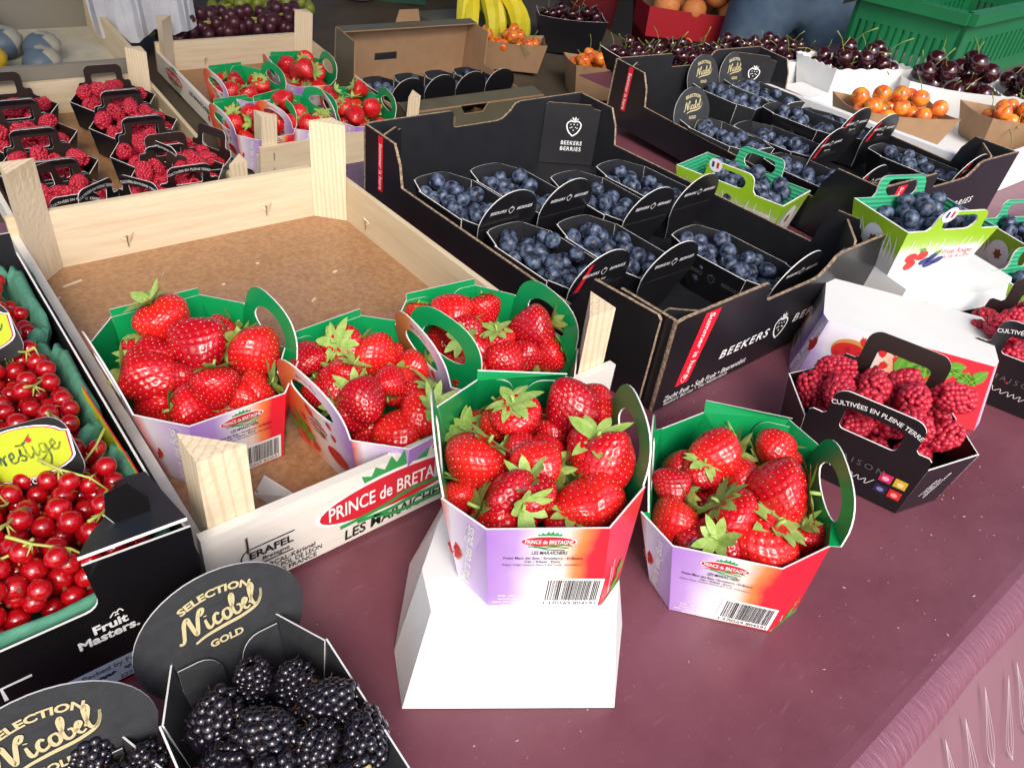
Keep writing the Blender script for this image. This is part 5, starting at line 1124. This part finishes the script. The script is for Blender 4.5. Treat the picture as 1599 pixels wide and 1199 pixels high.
card('side_wall', so, (np.array([W, .005, 0]), Y3, Z3, X3), .004, CM, ct); card('side_wall', [(D-.01-x, y) for x, y in so][::-1], (np.array([0, D-.005, 0]), -Y3, Z3, -X3), .004, CM, ct)
card('top_flap', [(0, 0), (W, 0), (W, .035), (0, .035)], (np.array([0, D-.04, H+.0035]), X3, Y3, Z3), .003, (OLIVE, KRAFT, KRAFT), ct); card('top_flap', [(-.01, 0), (W*.99, 0), (W, .05), (0, .05)], (np.array([0, .002, .0885]), X3, Y3, Z3), .003, (OLIVE, KRAFT, KRAFT), ct)
card('carry_tab', [(W*.42, 0), (W*.60, 0), (W*.58, .03), (W*.44, .03)], (np.array([0, D-.004, H+.004]), X3, Z3, -Y3), .003, (KRAFT, KRAFT, KRAFT), ct)
pr = Print((np.zeros(3), X3, Z3, -Y3)); pr.rect(W*.10, .02, W*.32, .062, mat('label_grey', (.2, .15, .1), .6), 0); [pr.stroke([(W*.12+W*.18*k/24, .050-.008*j+.0012*math.sin(k*2.2+j)) for k in range(25)], .0014, BLACKINK) for j in range(3)]; pr.build('carton_print', ct)
for k in range(4):
    x, y = .955+.094*k, 1.30; pn = lobe_punnet((x, y, deck_z(y)+.012), 0, 'black blueberry punnet in the brown carton, number '+('one', 'two', 'three', 'four')[k]+' from the left', 'blueberry punnets in the brown carton', style='none')
    fill_blue(pn, LR, 16, .028, 140+k, '', '', low=16)
NB = lobe_punnet((1.045, .80, deck_z(.80)+.06), math.pi/2, 'dark punnet glimpsed through the notch of the near tray', None, style='nicobel', charcoal=True)
fill_blue(NB, LR, 14, .03, 150, '', '', low=14)
bm = BLUEMASS.build('blueberry_mass', [BLUE, BLUED], smooth=True); tag(bm, 'blueberries lying underneath and far back in the black punnets', 'blueberries', None, 'stuff')
# ------------------------------------------------------------------ cherries
def paper_punnet(name, loc, rz, L, W, H, mats, label, cat='punnet', wav=0, group=None, flare=.018):
    t = empty(name, loc, rz); tag(t, label, cat, group); l, w = L/2, W/2; lb, wb = l-flare, w-flare
    R = [np.array([x, y, H]) for x, y in ((-l, -w), (l, -w), (l, w), (-l, w))]; B = [np.array([x, y, 0]) for x, y in ((-lb, -wb), (lb, -wb), (lb, wb), (-lb, wb))]
    card('base', [tuple(b[:2]) for b in B], (np.array([0, 0, .002]), X3, Y3, Z3), .002, mats, t)
    for i in range(4):
        a, b = i, (i+1) % 4; fr = frame(B[a], B[b]-B[a], V=(R[a]+R[b])/2-(B[a]+B[b])/2); O, U, V, N = fr
        pj = lambda p: (float((p-O)@U), float((p-O)@V)); qa, qb, ra, rb = pj(B[a]), pj(B[b]), pj(R[a]), pj(R[b]); n = 24
        top = [(rb[0]+(ra[0]-rb[0])*k/n, rb[1]+wav*math.sin(k*1.6)-.006*math.sin(math.pi*k/n)*(1 if wav == 0 else 0)) for k in range(n+1)]
        card('side_panel', [qa, qb]+top, fr, .0016, mats, t)
    return t
def fill_cherry(kind, pn, L, W, n, floor, seed, label, r0=.0165, r1=.0195):
    P = rim_world(pn, [(-L/2, -W/2), (L/2, -W/2), (L/2, W/2), (-L/2, W/2)], 0); rr = random.Random(seed)
    for k, (x, y, z, q) in enumerate(drop(P, n, r0, r1, pn.location[2]+floor, seed)): cherry(kind, (x, y, z), rdir(rr, .5), q, k, label, label+' group')
KM = (KRAFT, KRAFT, KRAFT); WM = (CARDWHITE, CARDWHITE, CUT)
# white moulded tray that lifts the right-hand cherries
FOAM = mat('white_foam', (.80, .80, .80), .6, noise=.3, nscale=30, col2=(.74, .75, .76))
wt = empty('foam_tray', (1.455, .10, .001)); tag(wt, 'white moulded foam tray under the cherry punnets at the right', 'tray')
g = G(); g.box((.36, .29, .006), (.70, .56, .010)); g.build('tray_body', [FOAM], wt)
for k in range(2):
    for j in range(2): g = G(); g.box((.06+.13*k, .34+.15*j, .024), (.10, .09, .024)); g.build('tray_block', [FOAM], wt)
for y in (.0, .58): g = G(); g.box((.36, y, .035), (.738, .018, .07)); g.build('tray_wall', [FOAM], wt)
for x in (.0, .72): g = G(); g.box((x, .29, .035), (.018, .56, .07)); g.build('tray_wall', [FOAM], wt)
def ctr(px, py, z): p = at(px, py, z); return (p[0], p[1])
k1 = paper_punnet('kraft_punnet', (1.588, .352, .0135), -.593, .225, .125, .068, KM, 'brown paper punnet of orange cherries in front of the white ones'); fill_cherry('orange_cherry', k1, .19, .10, 17, .036, 200, 'orange and red cherry in the brown paper punnet at right', .0165, .0195)
k2 = paper_punnet('kraft_punnet', (1.868, .200, .0135), -.593, .225, .125, .068, KM, 'brown paper punnet of red cherries cut by the right edge'); fill_cherry('orange_cherry', k2, .19, .10, 17, .036, 201, 'red cherry in the paper punnet cut by the edge', .0165, .0195)
w1 = paper_punnet('white_punnet', (1.80, .575, .0135), -.28, .25, .14, .080, WM, 'white wavy-edged punnet of dark cherries at the upper right', wav=.002); fill_cherry('dark_cherry', w1, .22, .11, 20, .044, 202, 'dark cherry in the white wavy-edged punnet', .0185, .0215)
w2 = paper_punnet('white_punnet', (1.925, .395, .0135), -.85, .22, .14, .074, WM, 'white punnet of large dark cherries beside the green crate'); fill_cherry('dark_cherry', w2, .19, .11, 16, .040, 203, 'large dark cherry in the white punnet by the green crate', .021, .0245)
w3 = paper_punnet('white_punnet', (2.065, .245, .0135), -.85, .22, .14, .074, WM, 'white wavy punnet of dark cherries cut by the right edge', wav=.002); fill_cherry('dark_cherry', w3, .19, .11, 16, .040, 204, 'dark cherry in the white punnet cut by the edge', .020, .0235)
# loose dark cherries in long black trays behind the far blueberry tray
def bed(p, q, h, n, seed, label):
    p, q = np.array(p), np.array(q); m_ = (p+q)/2; L = float(np.hypot(*(q-p)[:2])); a = math.atan2(q[1]-p[1], q[0]-p[0])
    t = paper_punnet('cherry_tray', (m_[0], m_[1], .002), a, L, .17, h, (BLACKCARD, BLACKIN, CUT), 'low black tray heaped with '+label, 'tray'); fill_cherry('dark_cherry', t, L-.02, .14, n, h*.3, seed, 'dark cherry in the tray of '+label, .0135, .0165)
bed((1.33, .90), (1.62, .85), .05, 62, 210, 'loose dark cherries left of the foam tray'); bed((1.66, .845), (1.97, .79), .05, 64, 211, 'loose dark cherries behind the berry tray')
p = on_deck(798, 80, .05); k3 = paper_punnet('kraft_punnet', (p[0], p[1], deck_z(p[1])+.004), -.62, .20, .12, .085, KM, 'brown paper punnet of orange cherries below the bananas'); fill_cherry('orange_cherry', k3, .18, .10, 16, .05, 220, 'orange cherry in the punnet below the bananas')
p = on_deck(888, 55, .05); k4 = paper_punnet('black_punnet', (p[0], p[1], deck_z(p[1])+.004), -.62, .22, .14, .11, (BLACKCARD, BLACKIN, CUT), 'tall black punnet of dark cherries right of the bananas'); fill_cherry('dark_cherry', k4, .19, .11, 22, .07, 221, 'dark cherry in the tall black punnet')
p = on_deck(943, 125, .05); k5 = paper_punnet('kraft_punnet', (p[0], p[1], deck_z(p[1])+.004), -.45, .23, .13, .10, KM, 'brown paper punnet of orange cherries beside the far tray'); fill_cherry('orange_cherry', k5, .20, .11, 22, .06, 222, 'orange cherry in the punnet beside the far tray')
p = on_deck(1075, 112, .08); k6 = paper_punnet('kraft_punnet', (p[0], p[1], deck_z(p[1])+.03), -.45, .22, .12, .10, KM, 'brown paper punnet behind the notch of the far tray'); fill_cherry('orange_cherry', k6, .19, .10, 16, .06, 223, 'orange cherry behind the notch of the far tray')
# ------------------------------------------------------------------ bananas
BAN = mat('banana_skin', (.80, .62, .02), .45, noise=.6, nscale=6, col2=(.55, .50, .03)); BTIP = mat('banana_tip', (.12, .08, .02), .7)
p = on_deck(780, 62, 0); bt = empty('banana_bunch', (p[0]-.11, p[1]+.03, deck_z(p[1])+.09)); tag(bt, 'bunch of yellow bananas at the top centre', 'bananas')
for k in range(11):
    a = -2.35+.30*k+.1*math.sin(k*5); g = G(); d = np.array([math.cos(a), math.sin(a), 0]); pts = []; rad = []; rl = .8+.3*(k % 3)/2; low = .02*(k % 2)
    for i in range(11): q = i/10; pts.append(d*(.015+.155*rl*math.sin(q*1.75))+np.array([0, 0, .105-.17*q**1.6-low])); rad.append(.007+.0165*math.sin(math.pi*min(1, .10+q*.88))**.7)
    b_ = g.tube(pts, rad, 6).build('banana', [BAN], bt, False); e_ = G(); e_.sphere(pts[-1], .0085, 6, 4); e_.build('tip', [BTIP], b_, True)
g = G(); g.sphere((0, 0, .11), (.03, .022, .025), 8, 6); g.build('crown', [BTIP], bt, True)
cb = G(); cb.box((p[0]-.09, p[1]+.05, deck_z(p[1])+.03), (.30, .22, .055)); tag(cb.build('banana_box', [OLIVE]), 'low olive box carrying the bananas', 'box')
# ------------------------------------------------------------------ tray of wrapped fruit, grapes
TRAYG = mat('grey_tray', (.22, .20, .16), .6)
ft = empty('fruit_box', (.02, 1.51, deck_z(1.51)+.001), 0, TI); tag(ft, 'shallow box of paper-wrapped fruit at the top left corner', 'box')
g = G(); g.box((.19, .16, .02), (.42, .34, .04)); g.build('box_floor', [mat('white_tissue', (.62, .58, .48), .8, noise=.8, nscale=14, col2=(.45, .42, .32), bump=.6, bscale=30)], ft)
for nm, c, d_ in (('box_wall', (.19, -.012, .05), (.44, .012, .10)), ('box_wall', (.19, .335, .06), (.44, .012, .12)), ('box_wall', (.405, .16, .055), (.012, .33, .11)), ('box_wall', (-.025, .16, .055), (.012, .33, .11))): g = G(); g.box(c, d_); g.build(nm, [TRAYG if c[0] < .3 else WOODY], ft)
WRAP = [mat('blue_wrap', (.10, .145, .19), .5, noise=.7, nscale=16), mat('cream_wrap', (.42, .38, .30), .6, noise=.7, nscale=16), mat('yellow_fruit', (.62, .38, .01), .3, coat=.4)]
for k, (x, y, r_, yl) in enumerate(((.12, .22, .034, 0), (.19, .17, .036, 0), (.255, .13, .036, 0), (.235, .055, .036, 0), (.13, .07, .042, 1), (.17, .27, .034, 0))):
    z = deck_z(1.51+y)+.045+r_*.8; g = G(); nu, nv = 16, 12; g.sphere((0, 0, 0), (r_*1.15, r_, r_*.9), nu, nv)
    V = np.array(g.V); sc_ = 1+.05*np.sin(np.arctan2(V[:, 1], V[:, 2])*7)*(V[:, 0] > .2*r_); V *= sc_[:, None]; g.V = [tuple(v) for v in V]; cen = [np.mean([g.V[i][0] for i in f]) for f in g.F]; g.M = [2 if yl else (0 if c_ < .1*r_ else 1) for c_ in cen]
    o = g.build('wrapped_fruit', WRAP, None, True); o.location = (.02+x, 1.51+y, z); o.rotation_euler = (0, -.3, .5); tag(o, ('blue and cream wrapped fruit at the far left of the box', 'blue and cream wrapped fruit in the middle of the row', 'blue and cream wrapped fruit nearest the box rim', 'blue and cream wrapped fruit at the front right of the box', 'unwrapped yellow fruit at the front of the corner box', 'wrapped fruit at the back of the corner box')[k], 'fruit')
GRAPE = mat('dark_grape', (.035, .010, .016), .3, noise=.8, nscale=9, col2=(.09, .02, .03)); GRAPEG = mat('green_grape', (.20, .24, .03), .35)
def grapes(px, py, h, nb, sx, sy, m, label, seed):
    p = on_deck(px, py, h); r = random.Random(seed); g = G(); g.tube([(-sx, 0, 0), (0, 0, .03), (sx*.9, 0, .02)], .004, 5); o = g.build('grape_bunch', [STRIG]); o.location = (p[0], p[1], p[2]); tag(o, label, 'grapes')
    for k in range(nb):
        b = mk_grape[m].copy(); link(b, o); b.location = (r.triangular(-1, 1, 0)*sx, r.triangular(-1, 1, 0)*sy, r.random()**2*.045); q = r.uniform(.013, .018); b.scale = (q, q, q*1.15)
mk_grape = {}
for nm_, m_ in (('d', GRAPE), ('g', GRAPEG)): g = G(); g.sphere((0, 0, 0), 1, 10, 8); mk_grape[nm_] = g.build('grape', [m_], None, True)
for k, (px, py, m_, lb_) in enumerate(((290, 52, 'd', 'dark grape bunch left behind the strawberry crate'), (355, 45, 'd', 'dark grape bunch in the middle behind the crate'), (430, 40, 'd', 'dark grape bunch right behind the crate'), (380, 18, 'g', 'green grape bunch at the top behind the dark ones'), (445, 10, 'g', 'green grape bunch at the top, farther right'), (215, 45, 'd', 'dark grape bunch left of the crate post'), (260, 30, 'd', 'dark grape bunch under the white paper'))): grapes(px, py, .05, 46, .09, .06, m_, lb_, 300+k)
pp = on_deck(235, 12, .14); g = G(); n = 14; V = []
for i in range(n+1): V += [(pp[0]-.13+.24*i/n, pp[1]+.02*math.sin(i), pp[2]-.05-.022*rng.random()), (pp[0]-.13+.26*i/n, pp[1]+.10, pp[2]+.13)]
g.add(V, [(2*i, 2*i+2, 2*i+3, 2*i+1) for i in range(n)]); tag(g.build('torn_paper', [mat('grey_paper', (.5, .5, .52), .7, noise=.8, nscale=9, col2=(.36, .36, .40), bump=.6, bscale=14)]), 'sheet of white paper with a torn edge above the grapes', 'paper')
# ------------------------------------------------------------------ odds and ends along the back of the shelf
def sack(px, py, h, w, m, label):
    p = on_deck(px, py, 0); r = random.Random(px); g = G(); g.sphere((0, 0, 0), (w, w*.6, h), 14, 10); V = np.array(g.V); V *= 1+.10*np.sin(V[:, [2]]*60+V[:, [0]]*40)*.6; V[:, 2] = np.maximum(V[:, 2], -h*.9); g.V = [tuple(v) for v in V]
    o = g.build('sack', [m], None, True); o.location = (p[0], p[1], deck_z(p[1])+h*.9); tag(o, label, 'sack')
GREYBAG = mat('grey_bag', (.32, .30, .32), .5, noise=.8, nscale=8, col2=(.2, .19, .2), bump=.6, bscale=12); WBAG = mat('white_bag', (.55, .55, .55), .4, noise=.6, nscale=9, bump=.6, bscale=16)
sack(560, 0, .10, .10, GREYBAG, 'grey crumpled bag behind the brown carton, left'); sack(690, -4, .10, .11, WBAG, 'white plastic bag behind the brown carton, right'); sack(20, -6, .09, .14, GREYBAG, 'grey bag at the very top left corner')
p = on_deck(630, 12, 0); bd = empty('price_board', (p[0], p[1]+.05, deck_z(p[1])+.004), -.5); tag(bd, 'dark green price board standing behind the brown carton', 'board'); g = G(); g.box((0, 0, .10), (.20, .012, .20)); g.build('board', [mat('board_green', (.01, .06, .04), .5)], bd); g = G(); g.box((0, -.008, .10), (.17, .002, .16)); g.build('slate', [mat('slate', (.02, .035, .03), .6)], bd)
# ------------------------------------------------------------------ green plastic crate
GP = mat('green_plastic', (.008, .16, .055), .4, noise=.4, nscale=8, col2=(.006, .12, .04)); DARK = mat('dark_gap', (.01, .02, .012), .8)
gc = empty('plastic_crate', (2.165, .505, .001)); tag(gc, 'green slotted plastic crate at the upper right', 'crate')
gc.rotation_euler = (0, 0, .095)
def slots(L, H, n): return [[(L*.08+(L*.84)*k/n, H*.22), (L*.08+(L*.84)*k/n+L*.84/n*.42, H*.22), (L*.08+(L*.84)*k/n+L*.84/n*.42, H*.62), (L*.08+(L*.84)*k/n, H*.62)] for k in range(n)]
L, Wd, H = .95, .30, .20
for nm, O_, U_, LL, ns in (('side_wall', (0, 0, 0), X3, L, 18), ('end_wall', (L, 0, 0), Y3, Wd, 12), ('side_wall', (L, Wd, 0), -X3, L, 18), ('end_wall', (0, Wd, 0), -Y3, Wd, 12)):
    fr = (np.array(O_, float), np.array(U_), Z3, np.cross(U_, Z3)); card(nm, [(0, 0), (LL, 0), (LL, H), (0, H)], fr, .012, (GP, GP, GP), gc, slots(LL, H, ns))
    g = G(); c_ = fr[0]+fr[1]*LL/2+Z3*H*.92+fr[3]*.008; d_ = np.abs(fr[1])*LL+np.abs(fr[3])*.022+Z3*.028; g.box(c_, d_-np.array([.001, .001, 0])); g.build('rim', [GP], gc)
g = G(); g.box((L/2, Wd/2, .006), (L-.03, Wd-.03, .01)); g.build('base', [GP], gc)
# ------------------------------------------------------------------ red box of peaches
p0 = on_deck(1085, 60, 0); rb_ = paper_punnet('peach_box', (p0[0], p0[1]+.02, deck_z(p0[1])+.01), -.62, .42, .24, .10, (mat('red_card', (.42, .01, .02), .5), KRAFT, KRAFT), 'red carton of peaches behind the cherries', 'box', flare=.004)
PEACH = mat('peach_skin', (.75, .36, .10), .6, noise=1.0, nscale=14, col2=(.62, .12, .04)); rr = random.Random(8)
g = cherry_geo(); PE = g.build('peach', [PEACH], None, True)
for k, (x, y, z, q) in enumerate(drop(rim_world(rb_, [(-.19, -.10), (.19, -.10), (.19, .10), (-.19, .10)], 0), 11, .045, .05, rb_.location[2]+.05, 9)):
    o = PE.copy(); link(o); place(o, (x, y, z), rot_to(rdir(rr)), q); tag(o, 'blushed peach in the red carton', 'peach', 'peaches in the red carton')
# ------------------------------------------------------------------ people behind the stall
def person(loc, rz, label, mats, zwaist, seed):
    me = bpy.data.meshes.new('person'); s_ = 1/REAL
    J = {'pelvis': (0, 0, .95, .15), 'belly': (0, .01, 1.12, .145), 'chest': (0, 0, 1.32, .165), 'neck': (0, 0, 1.48, .065), 'chin': (0, -.03, 1.56, .07), 'head': (0, -.02, 1.65, .095), 'crown': (0, 0, 1.73, .06),
         'hl': (.10, 0, .90, .105), 'kl': (.12, -.02, .50, .072), 'al': (.12, .03, .09, .05), 'tl': (.13, -.12, .04, .04), 'hr': (-.10, 0, .90, .105), 'kr': (-.12, -.03, .50, .072), 'ar': (-.13, .02, .09, .05), 'tr': (-.14, -.12, .04, .04),
         'sl': (.19, 0, 1.40, .065), 'el': (.26, .03, 1.12, .05), 'wl': (.12, -.22, 1.18, .034), 'nl': (.05, -.27, 1.20, .036), 'sr': (-.19, 0, 1.40, .065), 'er': (-.26, .03, 1.12, .05), 'wr': (-.12, -.22, 1.14, .034), 'nr': (-.05, -.28, 1.15, .036)}
    E = [('pelvis', 'belly'), ('belly', 'chest'), ('chest', 'neck'), ('neck', 'chin'), ('chin', 'head'), ('head', 'crown'), ('pelvis', 'hl'), ('hl', 'kl'), ('kl', 'al'), ('al', 'tl'), ('pelvis', 'hr'), ('hr', 'kr'), ('kr', 'ar'), ('ar', 'tr'), ('chest', 'sl'), ('sl', 'el'), ('el', 'wl'), ('wl', 'nl'), ('chest', 'sr'), ('sr', 'er'), ('er', 'wr'), ('wr', 'nr')]
    for sd, q in (('l', -1), ('r', 1)):
        b0 = J['n'+sd]
        for f in range(5):
            L_ = (.05, .07, .078, .072, .055)[f]; up = (.035, .024, .008, -.008, -.022)[f]; J['a%s%d' % (sd, f)] = (b0[0]+q*L_*.5, b0[1]-.02, b0[2]+up, .010); J['b%s%d' % (sd, f)] = (b0[0]+q*L_, b0[1]-.01, b0[2]+up-.01, .009); E += [('n'+sd, 'a%s%d' % (sd, f)), ('a%s%d' % (sd, f), 'b%s%d' % (sd, f))]
    ks = list(J); me.from_pydata([tuple(c*s_ for c in J[k][:3]) for k in ks], [(ks.index(a), ks.index(b)) for a, b in E], [])
    o = bpy.data.objects.new('person', me); COL.objects.link(o); sk = o.modifiers.new('skin', 'SKIN')
    for k, v in zip(ks, me.skin_vertices[0].data): v.radius = (J[k][3]*s_, J[k][3]*s_*.92); v.use_root = (k == 'pelvis')
    sb_ = o.modifiers.new('sub', 'SUBSURF'); sb_.levels = 3; sb_.render_levels = 3
    dg = bpy.context.evaluated_depsgraph_get(); m2 = bpy.data.meshes.new_from_object(o.evaluated_get(dg)); bpy.data.objects.remove(o)
    for m in mats: m2.materials.append(m)
    for f in m2.polygons:
        z = f.center[2]*REAL; ax = abs(f.center[0])*REAL; f.material_index = 2 if z > 1.50 or (f.center[1]*REAL < -.235 and z > 1.0) else (0 if z < zwaist else 1); f.use_smooth = True
        if z < .07: f.material_index = 3
    o = bpy.data.objects.new('person', m2); link(o); o.location = loc; o.rotation_euler = (0, 0, rz); return tag(o, label, 'person')
DENIM = mat('denim', (.055, .095, .165), .85, noise=.9, nscale=14, col2=(.10, .15, .22), bump=.4, bscale=220); JACK = mat('dark_jacket', (.012, .012, .016), .8); SKIN = mat('skin_tone', (.45, .26, .18), .55, sss=.1); SHOE = mat('shoe', (.02, .02, .02), .5); REDC = mat('red_cloth', (.25, .012, .02), .8, noise=.7, nscale=9, bump=.5, bscale=12); BLKT = mat('black_trousers', (.012, .012, .014), .85)
person((2.56, 1.22, -1.15), -.9, 'person in blue jeans and dark jacket standing behind the cherries', [DENIM, JACK, SKIN, SHOE], .93, 1)
person((2.66, 2.12, -1.15), -.6, 'person in a long red coat and black trousers standing behind the stall', [BLKT, REDC, SKIN, SHOE], .60, 2)

# ------------------------------------------------------------------ tell like fruit apart by their place in the pile
ORD = ('first', 'second', 'third', 'fourth', 'fifth', 'sixth', 'seventh', 'eighth', 'ninth', 'tenth')
def by_place(label, short, per):
    L = [o for o in scene.objects if o.get('label') == label]
    if len(L) < 2: return
    L.sort(key=lambda o: img(o.location)[1]); rows = [L[i:i+per] for i in range(0, len(L), per)]
    for r, row in enumerate(rows):
        row.sort(key=lambda o: img(o.location)[0])
        for c, o in enumerate(row): o['label'] = '%s, %s row from the back, %s from the left' % (short, ORD[r], ORD[c])
by_place('red raspberry in the black handled punnet in front', 'raspberry in the near black punnet', 5)
by_place('red raspberry in the black punnet at the right edge', 'raspberry in the right-edge punnet', 5)
by_place('orange and red cherry in the brown paper punnet at right', 'orange cherry in the near paper punnet', 5)
by_place('large dark cherry in the white punnet by the green crate', 'large dark cherry by the green crate', 6)
by_place('dark cherry in the white wavy-edged punnet', 'dark cherry in the wavy white punnet', 7)
for w_ in ('frontmost pulp punnet', 'middle pulp punnet', 'far pulp punnet', 'pulp punnet at the picture edge'): by_place('string of glossy redcurrants in the '+w_, 'redcurrant string, '+w_.replace(' at the picture edge', ' at edge'), 4)
# ------------------------------------------------------------------ clear the patterns the copies were made from, bring the scene to metres
for o in STRAWS+RASPS+BLACKS+[BLUEB, CUR, PE]+list(CH.values())+list(mk_grape.values()):
    for ch in KIDS.get(o.name, []): bpy.data.objects.remove(ch)
    bpy.data.objects.remove(o)
for o in scene.objects:
    if o.parent is None:
        o.location = o.location*REAL; o.scale = o.scale*REAL if o.type not in ('CAMERA', 'LIGHT') else o.scale
cam_data.clip_start = .01
